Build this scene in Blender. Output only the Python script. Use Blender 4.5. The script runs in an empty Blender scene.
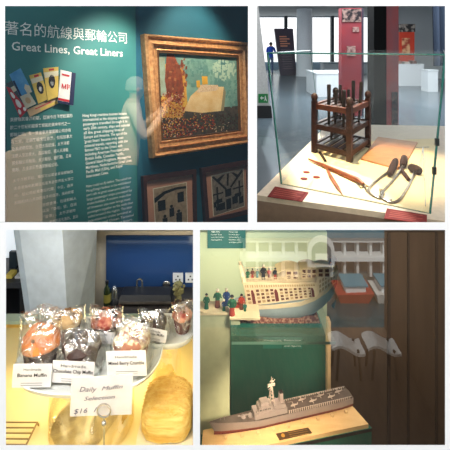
import bpy, math, random
from mathutils import Matrix, Vector, noise
random.seed(7)
S = bpy.context.scene
COL = S.collection
PI = math.pi
EYE = Vector((0, 0, 1.6)); F = 420.0; CX = 225.0; CY = 45.0

def ray(u, v): return Vector(((u - CX) / F, 1.0, (CY - v) / F))
def at(u, v, y): return EYE + ray(u, v) * y
def onz(u, v, z):
    r = ray(u, v); return EYE + r * ((z - EYE.z) / r.z)

# ------------------------------------------------------------ materials
def lin(c):
    o = []
    for x in c[:3]:
        x /= 255.0
        o.append(x / 12.92 if x <= 0.04045 else ((x + 0.055) / 1.055) ** 2.4)
    return (*o, 1.0)
MATS = {}
def mat(name, c, rough=0.6, metal=0.0, c2=None, scale=30.0, bump=0.0, stretch=None, spec=0.5, emit=0.0, alpha=None, detail=4.0, sharp=None, wave=None):
    if name in MATS: return MATS[name]
    m = bpy.data.materials.new(name); m.use_nodes = True
    nt = m.node_tree; N = nt.nodes; L = nt.links
    b = N['Principled BSDF']
    b.inputs['Base Color'].default_value = lin(c)
    b.inputs['Roughness'].default_value = rough
    b.inputs['Metallic'].default_value = metal
    b.inputs['Specular IOR Level'].default_value = spec
    if emit:
        b.inputs['Emission Color'].default_value = lin(c); b.inputs['Emission Strength'].default_value = emit
    tc = N.new('ShaderNodeTexCoord'); mp = N.new('ShaderNodeMapping')
    L.new(tc.outputs['Object'], mp.inputs['Vector'])
    if stretch: mp.inputs['Scale'].default_value = stretch
    if wave:
        nz = N.new('ShaderNodeTexWave'); nz.inputs['Scale'].default_value = scale; nz.inputs['Distortion'].default_value = wave
        out = nz.outputs['Fac']
    else:
        nz = N.new('ShaderNodeTexNoise'); nz.inputs['Scale'].default_value = scale; nz.inputs['Detail'].default_value = detail
        out = nz.outputs['Fac']
    L.new(mp.outputs['Vector'], nz.inputs['Vector'])
    cr = N.new('ShaderNodeValToRGB')
    a, z = sharp if sharp else (0.3, 0.7)
    cr.color_ramp.elements[0].position = a; cr.color_ramp.elements[1].position = z
    if c2 is None: c2 = tuple(max(0, x * 0.93) for x in c)
    cr.color_ramp.elements[0].color = lin(c); cr.color_ramp.elements[1].color = lin(c2)
    L.new(out, cr.inputs['Fac']); L.new(cr.outputs['Color'], b.inputs['Base Color'])
    if bump:
        bp = N.new('ShaderNodeBump'); bp.inputs['Strength'].default_value = bump; bp.inputs['Distance'].default_value = 0.01
        L.new(out, bp.inputs['Height']); L.new(bp.outputs['Normal'], b.inputs['Normal'])
    MATS[name] = m; return m
def glass(name, fac=0.06, tint=(1, 1, 1), rough=0.0, bump=0.0, scale=20, gcol=(1, 1, 1)):
    if name in MATS: return MATS[name]
    m = bpy.data.materials.new(name); m.use_nodes = True
    nt = m.node_tree; N = nt.nodes; L = nt.links
    for n in list(N):
        if n.type != 'OUTPUT_MATERIAL': N.remove(n)
    out = [n for n in N if n.type == 'OUTPUT_MATERIAL'][0]
    t = N.new('ShaderNodeBsdfTransparent'); t.inputs[0].default_value = (*tint, 1)
    g = N.new('ShaderNodeBsdfGlossy'); g.inputs['Roughness'].default_value = rough; g.inputs['Color'].default_value = (*gcol, 1)
    x = N.new('ShaderNodeMixShader'); x.inputs[0].default_value = fac
    L.new(t.outputs[0], x.inputs[1]); L.new(g.outputs[0], x.inputs[2]); L.new(x.outputs[0], out.inputs[0])
    if bump:
        tc = N.new('ShaderNodeTexCoord'); nz = N.new('ShaderNodeTexNoise'); nz.inputs['Scale'].default_value = scale
        nz.inputs['Distortion'].default_value = 1.5
        L.new(tc.outputs['Object'], nz.inputs['Vector'])
        bp = N.new('ShaderNodeBump'); bp.inputs['Strength'].default_value = bump; bp.inputs['Distance'].default_value = 0.02
        L.new(nz.outputs['Fac'], bp.inputs['Height']); L.new(bp.outputs['Normal'], g.inputs['Normal'])
        cr = N.new('ShaderNodeValToRGB'); cr.color_ramp.elements[0].position = 0.45; cr.color_ramp.elements[1].position = 0.7
        cr.color_ramp.elements[0].color = (fac * .5,) * 3 + (1,); cr.color_ramp.elements[1].color = (min(1, fac * 2.2),) * 3 + (1,)
        L.new(nz.outputs['Fac'], cr.inputs['Fac']); L.new(cr.outputs['Color'], x.inputs[0])
    MATS[name] = m; return m

# ------------------------------------------------------------ mesh builder
class MB:
    def __init__(s, M=None):
        s.v = []; s.f = []; s.m = []; s.M = M
    def add(s, vs, fs, mi=0):
        k = len(s.v)
        for p in vs:
            p = Vector(p); s.v.append(s.M @ p if s.M else p)
        for f in fs: s.f.append([k + i for i in f]); s.m.append(mi)
        return s
    def box(s, x0, x1, y0, y1, z0, z1, mi=0):
        return s.hexa([(x0, y0, z0), (x1, y0, z0), (x1, y1, z0), (x0, y1, z0)], [(x0, y0, z1), (x1, y0, z1), (x1, y1, z1), (x0, y1, z1)], mi)
    def hexa(s, b, t, mi=0):
        n = len(b)
        return s.add(list(b) + list(t), [list(range(n))[::-1], list(range(n, 2 * n))] + [[i, (i + 1) % n, n + (i + 1) % n, n + i] for i in range(n)], mi)
    def extr(s, poly, vec, mi=0):
        vec = Vector(vec)
        return s.hexa([Vector(p) for p in poly], [Vector(p) + vec for p in poly], mi)
    def poly(s, p, mi=0): return s.add(p, [list(range(len(p)))], mi)
    def tube(s, path, r, n=10, mi=0, cap=True):
        P = [Vector(p) for p in path]; R = r if isinstance(r, (list, tuple)) else [r] * len(P)
        vs = []; up = None
        for i, p in enumerate(P):
            d = (P[min(i + 1, len(P) - 1)] - P[max(i - 1, 0)]).normalized()
            if up is None:
                up = Vector((0, 0, 1)) if abs(d.z) < 0.9 else Vector((1, 0, 0))
            a = d.cross(up).normalized(); up = a.cross(d).normalized()
            for k in range(n):
                t = 2 * PI * k / n; vs.append(p + (a * math.cos(t) + up * math.sin(t)) * R[i])
        fs = [[i * n + k, i * n + (k + 1) % n, (i + 1) * n + (k + 1) % n, (i + 1) * n + k] for i in range(len(P) - 1) for k in range(n)]
        if cap: fs += [list(range(n))[::-1], [(len(P) - 1) * n + k for k in range(n)]]
        return s.add(vs, fs, mi)
    def lathe(s, prof, c=(0, 0, 0), n=24, mi=0, sx=1, sy=1, e=2.0, fn=None):
        vs = []; c = Vector(c)
        for r, z in prof:
            for k in range(n):
                t = 2 * PI * k / n; q = 1.0
                ct, st = math.cos(t), math.sin(t)
                if e != 2.0: q = (abs(ct) ** e + abs(st) ** e) ** (-1 / e)
                p = Vector((ct * r * sx * q, st * r * sy * q, z))
                if fn: p = fn(p)
                vs.append(c + p)
        m = len(prof)
        fs = [[i * n + k, i * n + (k + 1) % n, (i + 1) * n + (k + 1) % n, (i + 1) * n + k] for i in range(m - 1) for k in range(n)]
        if prof[0][0] > 1e-6: fs.append(list(range(n))[::-1])
        if prof[-1][0] > 1e-6: fs.append([(m - 1) * n + k for k in range(n)])
        return s.add(vs, fs, mi)
    def ball(s, c, r, n=12, sc=(1, 1, 1), mi=0):
        prof = [(r * math.sin(PI * i / n), -r * math.cos(PI * i / n) * sc[2]) for i in range(n + 1)]
        return s.lathe(prof, c, n * 2, mi, sc[0], sc[1])
    def build(s, name, mats, parent=None, smooth=False, local=False):
        me = bpy.data.meshes.new(name)
        vs = s.v
        o = bpy.data.objects.new(name, me)
        if parent is not None:
            if not local:
                inv = W[parent.name].inverted(); vs = [inv @ p for p in vs]
            o.parent = parent
        me.from_pydata([tuple(p) for p in vs], [], s.f)
        mats = mats if isinstance(mats, (list, tuple)) else [mats]
        for m in mats: me.materials.append(m)
        me.polygons.foreach_set('material_index', s.m)
        import bmesh
        b = bmesh.new(); b.from_mesh(me); bmesh.ops.remove_doubles(b, verts=b.verts, dist=1e-6) if smooth else None
        bmesh.ops.recalc_face_normals(b, faces=b.faces); b.to_mesh(me); b.free()
        if smooth:
            me.polygons.foreach_set('use_smooth', [True] * len(me.polygons))
            try: me.set_sharp_from_angle(angle=0.7)
            except Exception: pass
        me.update(); COL.objects.link(o)
        if parent is None: center_origin(o)
        W[o.name] = (W[parent.name] if parent is not None else Matrix.Translation(o.location))
        return o
W = {}
def center_origin(o):
    me = o.data
    if not me.vertices: return
    xs = [v.co.x for v in me.vertices]; ys = [v.co.y for v in me.vertices]; zs = [v.co.z for v in me.vertices]
    c = Vector(((min(xs) + max(xs)) / 2, (min(ys) + max(ys)) / 2, min(zs)))
    me.transform(Matrix.Translation(-c)); o.location = c
def tag(o, label, cat, group=None, kind=None):
    o['label'] = label; o['category'] = cat
    if group: o['group'] = group
    if kind: o['kind'] = kind
    return o
def thing(name, label, cat, loc=(0, 0, 0), rot=None, group=None):
    o = bpy.data.objects.new(name, None); COL.objects.link(o)
    M = Matrix.Translation(Vector(loc)) @ (rot.to_4x4() if rot else Matrix())
    o.matrix_world = M; W[o.name] = M; o.empty_display_size = 0.05
    return tag(o, label, cat, group)
def struct(mb, name, m, smooth=False):
    o = mb.build(name, m, None, smooth); o['kind'] = 'structure'; return o
def dup(root, M, label, group=None):
    r = root.copy(); COL.objects.link(r); r.matrix_world = M; W[r.name] = M; r['label'] = label
    if group: r['group'] = group
    for ch in list(root.children):
        c = ch.copy(); COL.objects.link(c); c.parent = r; W[c.name] = M
        for g in ch.children:
            d = g.copy(); COL.objects.link(d); d.parent = c; W[d.name] = M
    return r
# text as a flat mesh: returns list of faces/verts fitted in a unit box width x height
def text_mb(mb, body, A, B, up, h, mi=0, fit=True, bold=0.0, shear=0.0):
    """body set on the line A->B (world points), letter height h along up"""
    c = bpy.data.curves.new('t', 'FONT'); c.body = body; c.resolution_u = 2; c.offset = bold; c.shear = shear
    o = bpy.data.objects.new('t', c); COL.objects.link(o)
    dg = bpy.context.evaluated_depsgraph_get(); me = bpy.data.meshes.new_from_object(o.evaluated_get(dg))
    if len(me.vertices):
        x0 = min(v.co.x for v in me.vertices); x1 = max(v.co.x for v in me.vertices)
        A = Vector(A); B = Vector(B); up = Vector(up).normalized(); d = (B - A)
        L = d.length; d.normalize(); k = L / (x1 - x0) if fit else h
        vs = [A + d * ((v.co.x - x0) * k) + up * (v.co.y * h) for v in me.vertices]
        mb.add(vs, [list(p.vertices) for p in me.polygons], mi)
    bpy.data.objects.remove(o); bpy.data.meshes.remove(me); bpy.data.curves.remove(c)

def light(kind, name, loc, energy, color=(1, 1, 1), target=None, size=0.3, size_y=None, angle=None, blend=0.5):
    l = bpy.data.lights.new(name, kind); l.energy = energy; l.color = color
    if kind == 'AREA':
        l.size = size
        if size_y: l.shape = 'RECTANGLE'; l.size_y = size_y
    elif kind in ('POINT', 'SPOT'): l.shadow_soft_size = size
    if kind == 'SPOT': l.spot_size = angle; l.spot_blend = blend
    if kind == 'SUN': l.angle = 0.02
    o = bpy.data.objects.new(name, l); COL.objects.link(o); o.location = loc
    if target is not None:
        d = Vector(target) - Vector(loc); o.rotation_euler = d.to_track_quat('-Z', 'Y').to_euler()
    return o

# ------------------------------------------------------------ people (skinned skeletons)
def skin_mesh(nodes, edges, sub=2):
    me = bpy.data.meshes.new('sk'); me.from_pydata([n[0] for n in nodes], edges, [])
    o = bpy.data.objects.new('sk', me); COL.objects.link(o)
    o.modifiers.new('s', 'SKIN')
    for i, n in enumerate(nodes):
        r = n[1]; o.data.skin_vertices[0].data[i].radius = (r, r) if not isinstance(r, tuple) else r
    o.data.skin_vertices[0].data[0].use_root = True
    sb = o.modifiers.new('b', 'SUBSURF'); sb.levels = sub; sb.render_levels = sub
    dg = bpy.context.evaluated_depsgraph_get(); r = bpy.data.meshes.new_from_object(o.evaluated_get(dg))
    out = ([v.co.copy() for v in r.vertices], [list(p.vertices) for p in r.polygons])
    bpy.data.objects.remove(o); bpy.data.meshes.remove(me); bpy.data.meshes.remove(r)
    return out
def person(name, label, loc, yaw, H, jacket, trousers, skin, hair, lean=0.0, arms='phone', group=None):
    k = H / 1.75
    t = thing(name, label, 'person', loc, Matrix.Rotation(yaw, 3, 'Z'), group)
    J = {}
    def n(key, x, y, z, r): J[key] = (Vector((x, y - lean * max(0, z - .9) , z)) * k, r * k if not isinstance(r, tuple) else (r[0] * k, r[1] * k))
    n('pel', 0, 0, .95, (.15, .12)); n('waist', 0, 0, 1.08, (.145, .11)); n('chest', 0, 0, 1.28, (.17, .12)); n('neckb', 0, 0, 1.45, (.09, .08))
    n('neck', 0, -.01, 1.51, .055); n('head', 0, -.03, 1.60, (.078, .092)); n('crown', 0, -.02, 1.69, (.075, .085))
    for s, q in ((-1, 'l'), (1, 'r')):
        n(q + 'hip', s * .09, 0, .88, .095); n(q + 'knee', s * .10, -.02, .50, .062); n(q + 'ank', s * .10, .02, .09, .045); n(q + 'toe', s * .11, -.14, .035, .038)
        n(q + 'sh', s * .18, 0, 1.41, .062)
        if arms == 'phone':
            n(q + 'elb', s * .24, -.12, 1.17, .048); n(q + 'wri', s * .08, -.30, 1.38, .033); n(q + 'pal', s * .05, -.33, 1.45, (.036, .02))
        else:
            n(q + 'elb', s * .24, .03, 1.13, .048); n(q + 'wri', s * .25, -.05, .88, .033); n(q + 'pal', s * .25, -.07, .80, (.036, .02))
    keys = list(J); ix = {q: i for i, q in enumerate(keys)}
    E = [('pel', 'waist'), ('waist', 'chest'), ('chest', 'neckb'), ('neckb', 'neck'), ('neck', 'head'), ('head', 'crown')]
    for q in 'lr': E += [('pel', q + 'hip'), (q + 'hip', q + 'knee'), (q + 'knee', q + 'ank'), (q + 'ank', q + 'toe'), ('neckb', q + 'sh'), (q + 'sh', q + 'elb'), (q + 'elb', q + 'wri'), (q + 'wri', q + 'pal')]
    vs, fs = skin_mesh([J[q] for q in keys], [(ix[a], ix[b]) for a, b in E])
    mb = MB()
    zs = {'top': 1.49 * k, 'belt': .90 * k, 'shoe': .08 * k}
    pal = [J['lpal'][0], J['rpal'][0]]; wri = [J['lwri'][0], J['rwri'][0]]
    mb.v = list(vs)
    for f in fs:
        c = sum((vs[i] for i in f), Vector()) / len(f)
        mi = 0
        if c.z < zs['belt'] and abs(c.x) < .2 * k: mi = 1
        if c.z < zs['shoe']: mi = 3
        if c.z > zs['top'] and abs(c.x) < .15 * k and min((c - p).length for p in pal) > .1 * k: mi = 2
        if min((c - p).length for p in pal) < .065 * k: mi = 2
        mb.f.append(f); mb.m.append(mi)
    # fingers and thumbs, nose and ears belong to the same body mesh
    for q, sg in (('l', -1), ('r', 1)):
        p = J[q + 'pal'][0]; d = (p - J[q + 'wri'][0]).normalized(); side = Vector((1, 0, 0))
        curl = Vector((0, -1, 0)) if arms == 'phone' else Vector((-sg, 0, 0))
        if arms != 'phone': side = Vector((0, 1, 0))
        for i, ln in enumerate((.060, .072, .068, .052)):
            b = p + side * (i - 1.5) * .018 * k + d * .02 * k
            mb.tube([b, b + d * ln * .5 * k + curl * .008 * k, b + d * ln * .8 * k + curl * .03 * k], [.009 * k, .008 * k, .006 * k], 8, 2)
        b = p - side * sg * .03 * k - d * .02 * k
        mb.tube([b, b - side * sg * .025 * k + d * .02 * k, b - side * sg * .03 * k + d * .045 * k + curl * .01 * k], [.011 * k, .010 * k, .007 * k], 8, 2)
    hd = J['head'][0]
    mb.tube([hd + Vector((0, -.088, .03)) * k, hd + Vector((0, -.108, -.005)) * k], [.008 * k, .014 * k], 8, 2)
    for sg in (-1, 1): mb.ball(hd + Vector((sg * .082, .005, .01)) * k, .026 * k, 6, (.4, .8, 1.1), 2)
    for sg in (-1, 1): mb.ball(hd + Vector((sg * .032, -.082, .035)) * k, .009 * k, 6, (1.3, .6, .8), 3)
    mb.box(hd.x - .024 * k, hd.x + .024 * k, hd.y - .094 * k, hd.y - .08 * k, hd.z - .045 * k, hd.z - .036 * k, 4)
    mb.build('body', [jacket, trousers, skin, mat('shoe_black', (25, 25, 28)), mat('lips', (140, 80, 75))], t, True, local=True)
    hb = MB(); hb.lathe([(0, .12), (.05, .112), (.085, .075), (.096, .03), (.094, -.01), (.07, -.03)], (0, 0, 0), 20)
    hb.v = [Vector((p.x * k * .95, p.y * k * 1.0 + .022 * k, p.z * k)) + hd + Vector((0, 0, .015 * k)) for p in hb.v]
    hb.build('hair', hair, t, True, local=True)
    return t, J

# ============================================================ SHELL
white = mat('white_plaster', (252, 252, 252), 0.8, c2=(250, 250, 250), scale=4)
YP = 0.5; TH = 0.012
# front display wall with four window openings (reveals splay outward behind the face)
def wp(u, v): p = at(u, v, YP); return p
OPEN = {'tl': (5, 248, 6, 222), 'tr': (257, 445, 6, 222.5), 'bl': (6, 193, 230, 445), 'br': (200, 445, 230, 445)}
fw = MB()
def strip(u0, u1, v0, v1, l=0, r=0, t=0, b=0):
    # front rectangle, and a back rectangle drawn in on the sides that border an opening (splayed reveal)
    f = [at(u0, v1, YP), at(u1, v1, YP), at(u1, v0, YP), at(u0, v0, YP)]; e = 2.2; y = YP + TH
    k = [at(u0 + e * l, v1 - e * b, y), at(u1 - e * r, v1 - e * b, y), at(u1 - e * r, v0 + e * t, y), at(u0 + e * l, v0 + e * t, y)]
    fw.hexa(f, k)
X0, X1, V0, V1 = -2600, 3000, -2300, 3400
strip(X0, X1, V0, 6, b=1); strip(X0, X1, 445, V1, t=1)
strip(X0, 5, 6, 222, r=1); strip(248, 257, 6, 222.2, l=1, r=1); strip(445, X1, 6, 222.2, l=1)
strip(X0, X1, 222.2, 230, t=1, b=1); strip(X0, 6, 230, 445, r=1); strip(193, 200, 230, 445, l=1, r=1); strip(445, X1, 230, 445, l=1)
struct(fw, 'wall_front', white)
# sloped slab between the upper rooms and the lower alcoves
dark = mat('alcove_dark', (60, 56, 50), 0.9)
sl = MB()
yA, yB = YP + TH, 1.98
def zr(v, y): return 1.6 + (CY - v) / F * y
sl.add([(-2.2, yA, zr(228.6, yA)), (2.4, yA, zr(228.6, yA)), (2.4, yB, zr(228.6, yB)), (-2.2, yB, zr(228.6, yB)),
        (-2.2, yA, zr(223.8, yA)), (2.4, yA, zr(223.8, yA)), (2.4, yB, zr(223.8, yB)), (-2.2, yB, zr(223.8, yB))],
       [[0, 1, 2, 3], [7, 6, 5, 4], [0, 4, 5, 1], [1, 5, 6, 2], [2, 6, 7, 3], [3, 7, 4, 0]])
struct(sl, 'ceiling_alcoves', mat('alcove_ceiling', (225, 222, 210), 0.9))
# upright divider between the two lower alcoves and between the upper rooms
dv = MB()
def xr(u, y): return (u - CX) / F * y
dv.hexa([(xr(194.6, yA), yA, -2), (xr(198.6, yA), yA, -2), (xr(198.6, yB), yB, -2), (xr(194.6, yB), yB, -2)],
        [(xr(194.6, yA), yA, zr(228.7, yA)), (xr(198.6, yA), yA, zr(228.7, yA)), (xr(198.6, yB), yB, zr(228.7, yB)), (xr(194.6, yB), yB, zr(228.7, yB))])
struct(dv, 'wall_divider_lower', mat('divider_cream', (225, 220, 200), 0.85))
dv = MB()
dv.hexa([(xr(249.5, yA), yA, zr(223.6, yA)), (xr(255.5, yA), yA, zr(223.6, yA)), (xr(255.5, 8), 8, -1.9), (xr(249.5, 8), 8, -1.9)],
        [(xr(249.5, yA), yA, 5), (xr(255.5, yA), yA, 5), (xr(255.5, 8), 8, 5), (xr(249.5, 8), 8, 5)])
struct(dv, 'wall_divider_upper', mat('divider_grey', (120, 125, 128), 0.85))

# ============================================================ TOP LEFT: liner history wall
hv = Vector((1.012, 1, -.083)).normalized(); tv = Vector((-.063, .147, 1)).normalized(); nv = hv.cross(tv).normalized(); tv = nv.cross(hv).normalized()
O = at(145, 40, 2.8)
RT = Matrix((hv, tv, nv)).transposed()
MT = Matrix.Translation(O) @ RT.to_4x4()
def tp(u, v, d=0.0):
    r = ray(u, v); k = (O - EYE).dot(nv) / r.dot(nv); return EYE + r * k + nv * d
wt = MB()
C = [tp(-60, 300), tp(249.3, 300), tp(249.3, -60), tp(-60, -60)]
wt.extr(C, -nv * .08)
struct(wt, 'wall_teal', mat('teal_wall', (10, 88, 112), 0.75, c2=(6, 76, 98), scale=3))
# box in the room so that it is dim
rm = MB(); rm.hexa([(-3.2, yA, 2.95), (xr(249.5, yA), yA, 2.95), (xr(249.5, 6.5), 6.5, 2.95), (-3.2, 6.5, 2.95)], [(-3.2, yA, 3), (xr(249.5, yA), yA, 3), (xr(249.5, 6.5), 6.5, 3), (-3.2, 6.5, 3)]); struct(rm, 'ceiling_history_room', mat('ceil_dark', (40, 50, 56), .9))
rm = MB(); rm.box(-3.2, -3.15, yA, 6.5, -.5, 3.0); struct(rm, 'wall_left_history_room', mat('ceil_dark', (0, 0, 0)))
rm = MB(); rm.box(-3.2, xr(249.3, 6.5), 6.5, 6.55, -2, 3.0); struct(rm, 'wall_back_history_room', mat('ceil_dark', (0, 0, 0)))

pan = thing('exhibition_panel', 'teal green text panel about great liners with bilingual white lettering', 'panel', tp(70, 222, .004), RT)
pm = MB(); pm.extr([tp(8.5, 330, .003), tp(137, 300, .003), tp(134, -20, .003), tp(4, -20, .003)], nv * .012)
pm.build('backing_board', mat('panel_green', (46, 120, 116), 0.6, c2=(38, 106, 108), scale=2.5), pan)
wht = mat('lettering_white', (235, 240, 235), 0.6)
D = .0165
tm = MB(); text_mb(tm, '著名的航線與郵輪公司', tp(3.5, 33.5, D), tp(125.5, 43.2, D), tv, .079)
tm.build('chinese_title', wht, pan)
tm = MB(); text_mb(tm, 'Great Lines, Great Liners', tp(10.5, 50.5, D), tp(121.5, 57, D), tv, .065, bold=.012)
tm.build('english_title', wht, pan)
zh = ['英國殖民香港初期，亞洲今日發展航運的', '於二十世紀初期乘客郵船的黃金年代之一', '郵輪公司。有一條皇家海軍郵輪公司亦有', '有三家。定期客輪來往香港，包括加拿大', '及美國國際線。在亞太區航線，太平洋郵', '法國人至加拿大，昌興輪船、德人天津輪', '國郵輪公司輪船，太古輪船、鐵行輪、日本', '郵船，及皇家荷蘭渣華郵船公司。']
zr1 = [((9, 121.5), (71, 117)), ((9, 129.3), (69, 124.8)), ((9, 136.5), (69.6, 131.5)), ((9.7, 143.8), (71, 137.5)), ((10.5, 151), (68, 144.2)), ((10.5, 158), (67, 151)), ((11, 164.8), (70, 157)), ((11, 171.8), (57, 165.5))]
zh2 = ['太平洋戰爭前，乘客可以乘坐豪華郵輪抵', '達香港每年數萬位船客來自世界各大港口', '地，船公司在香港設代理。今日，遠洋', '郵輪航線仍停泊於維多利亞港，接待旅客', '途經香港，包括郵輪人', '以及「泰坦」號、亞洲', '「香港」、太平洋號的', '是世界最先進的。皇后']
zr2 = [((11.7, 182), (71.7, 172.5)), ((12.5, 189.7), (71.7, 179.5)), ((13, 196.8), (71.7, 186)), ((13.3, 204), (72.5, 192.5)), ((41, 206), (75, 199)), ((41.3, 212), (75, 205)), ((42.5, 218), (74, 211)), ((48, 223), (76.7, 217))]
tm = MB()
for b, (a, c) in zip(zh, zr1): text_mb(tm, b, tp(*a, D), tp(*c, D), tv, .0215, bold=.012)
tm.build('chinese_text', wht, pan)
tm = MB()
for b, (a, c) in zip(zh2, zr2): text_mb(tm, b, tp(*a, D), tp(*c, D), tv, .018)
tm.build('chinese_small_text', wht, pan)
en = ["Hong Kong's maritime business became", 'international as the shipping companies', 'passengers travelled through it in', 'early 20th century, ships and colonial', 'all the great shipping lines of', 'Europe and America. The age of the', "'great liners' became truly seen", 'colonial travels, reporting with the', 'famous P&O to the Orient with', 'including American President Lines,', 'British India, Canadian Pacific,', 'General Island Freighters, Messageries', 'Maritimes, Nederlandsche Great Lines,', 'Pacific Mail (USA), and Royal', 'Interocean Lines.']
ws = [44, 46.5, 44, 46, 40.5, 43, 39, 43, 37.5, 44, 38.5, 45, 46, 36, 22]
tm = MB()
for i, b in enumerate(en):
    a = (81.3 + .27 * i, 117 + 4.33 * i); sl_ = -.055 - .0095 * i
    text_mb(tm, b, tp(*a, D), tp(a[0] + ws[i], a[1] + ws[i] * sl_, D), tv, .0235, bold=.016)
tm.build('english_text', wht, pan)
en2 = ['Many could not fly before. They sailed into', "Hong Kong's harbour in the world-famed", 'port calls to great ocean ports and then', 'large passenger ships journeyed by', 'cruise holidays. A modern cruise liner', 'of immense size now brings many', 'passengers together on the docks then', 'sailed around the region. The later', 'international cruise terminal at', 'Kai Tak and Ocean Terminal', 'welcome the great liners.']
tm = MB()
for i, b in enumerate(en2):
    a = (84.8 + .25 * i, 187.5 + 4.3 * i); sl_ = -.20 - .004 * i; w_ = 45 - (i % 3)
    text_mb(tm, b, tp(*a, D), tp(a[0] + w_, a[1] + w_ * sl_, D), tv, .020)
tm.build('english_small_text', wht, pan)

# travel brochures fanned out on the panel
def brochure(label, q, base, marks, d):
    t = thing('travel_brochure', label, 'brochure', tp(*q[3], d), RT, 'travel brochures fanned out on the text panel')
    m = MB(); m.extr([tp(*p, d) for p in q], nv * .004); m.build('cover', base, t)
    def bi(a, b):  # bilinear inside the quad
        u = (q[0][0] * (1 - a) + q[1][0] * a) * (1 - b) + (q[3][0] * (1 - a) + q[2][0] * a) * b
        v = (q[0][1] * (1 - a) + q[1][1] * a) * (1 - b) + (q[3][1] * (1 - a) + q[2][1] * a) * b
        return tp(u, v, d + .005)
    for nm, m_, polys in marks:
        mm = MB()
        for po in polys: mm.poly([bi(*p) for p in po])
        mm.build(nm, m_, t)
def circ(cx, cy, rx, ry, n=12): return [(cx + rx * math.cos(2 * PI * i / n), cy + ry * math.sin(2 * PI * i / n)) for i in range(n)]
def rc(a0, a1, b0, b1): return [(a0, b0), (a1, b0), (a1, b1), (a0, b1)]
bro = lambda n, c: mat('brochure_' + n, c, .45)
navy = bro('navy', (28, 32, 70)); red = bro('red', (200, 35, 50)); cream = bro('cream', (235, 222, 190)); yel = bro('yellow', (232, 196, 92))
blue = mat('brochure_blue', (40, 120, 185), .45, c2=(110, 180, 220), scale=9); blk = bro('black', (35, 25, 28)); tan = bro('tan', (205, 170, 130)); wb = bro('white', (240, 236, 232)); pal_ = bro('pale', (215, 205, 180))
brochure('dark grey brochure lying half under the blue one in the fan', [(5, 84), (12, 80), (26, 103), (19, 108)], mat('brochure_grey', (60, 75, 80), .5), [('cover_picture', pal_, [rc(.2, .7, .2, .4)])], .016)
brochure('blue brochure with a pale ship shape in the fan', [(8, 75), (19, 68.5), (31, 92), (18.5, 97)], blue, [('cover_picture', pal_, [[(.55, .75), (.75, .62), (1, .75), (.95, 1), (.6, 1)]]), ('cover_stripe', navy, [rc(0, .14, 0.3, 1)])], .018)
brochure('red and white brochure at the lower left end of the fan', [(4.5, 87), (8, 88), (26, 110), (18.5, 118)], red, [('cover_picture', wb, [circ(.45, .3, .3, .12), circ(.55, .62, .28, .16), circ(.2, .85, .16, .08), circ(.8, .9, .16, .07)])], .022)
brochure('beige brochure lying lengthwise along the bottom of the fan', [(25, 110), (54, 97), (57, 103.5), (28, 117)], tan, [('cover_title', red, [rc(.25, .8, .3, .42)]), ('cover_picture', yel, [rc(.4, 1, .55, .9)])], .020)
brochure('pale tan brochure lying across the blue one', [(18, 97), (27, 93), (34, 104), (24, 109)], pal_, [('cover_picture', tan, [circ(.5, .5, .25, .25)])], .027)
brochure('yellow brochure with a black oval, left of two alike', [(27, 76), (38.5, 73), (46.5, 99), (36, 104)], yel, [('cover_title', red, [rc(.35, .75, .04, .11)]), ('cover_sky', cream, [rc(0, 1, .13, .3)]), ('cover_portrait', blk, [circ(.55, .52, .28, .22)]), ('cover_face', wb, [circ(.55, .56, .14, .09)])], .029)
brochure('yellow brochure with a black oval, right of two alike', [(40.5, 69), (55.5, 67.5), (55.5, 97), (45, 101)], yel, [('cover_title', red, [rc(.35, .7, .04, .10)]), ('cover_sky', cream, [rc(0, 1, .13, .3)]), ('cover_portrait', blk, [circ(.5, .45, .25, .22)]), ('cover_face', wb, [circ(.5, .50, .14, .09)])], .034)
brochure('white and navy brochure with a red monogram at the right end of the fan', [(57.5, 70.5), (72.5, 74), (70, 106), (54.5, 103)], wb, [('navy_band', navy, [rc(.72, 1, 0, 1), rc(0, .8, .93, 1)]), ('red_band', red, [rc(0, .72, .85, .92)]), ('monogram', red, [[(.15, .4), (.22, .4), (.3, .5), (.38, .4), (.45, .4), (.45, .55), (.38, .55), (.38, .48), (.3, .57), (.22, .48), (.22, .55), (.15, .55)], rc(.5, .57, .38, .55), rc(.6, .66, .4, .5)]), ('cover_title', red, [rc(.1, .6, .1, .16)])], .038)

# gilded frame with the harbour painting
gold = mat('gilt', (226, 172, 116), .4, .35, c2=(176, 120, 74), scale=40, bump=.25)
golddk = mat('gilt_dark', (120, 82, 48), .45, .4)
def ring(t, name, outer, inner, d0, d1, m, steps=None):
    mb = MB(); steps = steps or [(0, d0), (0, d1), (1, d1), (1, d0)]
    loops = []
    for a, d in steps: loops.append([tp(o[0] * (1 - a) + i[0] * a, o[1] * (1 - a) + i[1] * a, d) for o, i in zip(outer, inner)])
    vs = [p for l in loops for p in l]; n = len(loops)
    fs = [[i * 4 + k, i * 4 + (k + 1) % 4, ((i + 1) % n) * 4 + (k + 1) % 4, ((i + 1) % n) * 4 + k] for i in range(n) for k in range(4)]
    mb.add(vs, fs); return mb.build(name, m, t)
pt = thing('framed_painting', 'large gilt framed painting of a white ocean liner in harbour', 'painting', tp(198, 150, .005), RT)
fo = [(140, 35), (245.5, 43.5), (248.8, 142.5), (148.5, 158)]; fi = [(154.5, 52), (235.5, 57), (237.5, 131), (158.5, 140.5)]
ring(pt, 'frame', fo, fi, .002, .05, gold, [(0, .002), (0, .05), (.12, .065), (.2, .06), (.28, .045), (.5, .05), (.58, .058), (.66, .04), (.8, .034), (.92, .042), (1, .03), (1, .002)])
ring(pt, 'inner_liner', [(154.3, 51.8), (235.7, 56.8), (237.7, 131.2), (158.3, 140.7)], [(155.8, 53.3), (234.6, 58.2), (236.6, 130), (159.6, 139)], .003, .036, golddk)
cv = MB(); cv.extr([tp(154, 51.5, .006), tp(236, 56, .006), tp(238, 132, .006), tp(158, 141, .006)], nv * .012)
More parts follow.
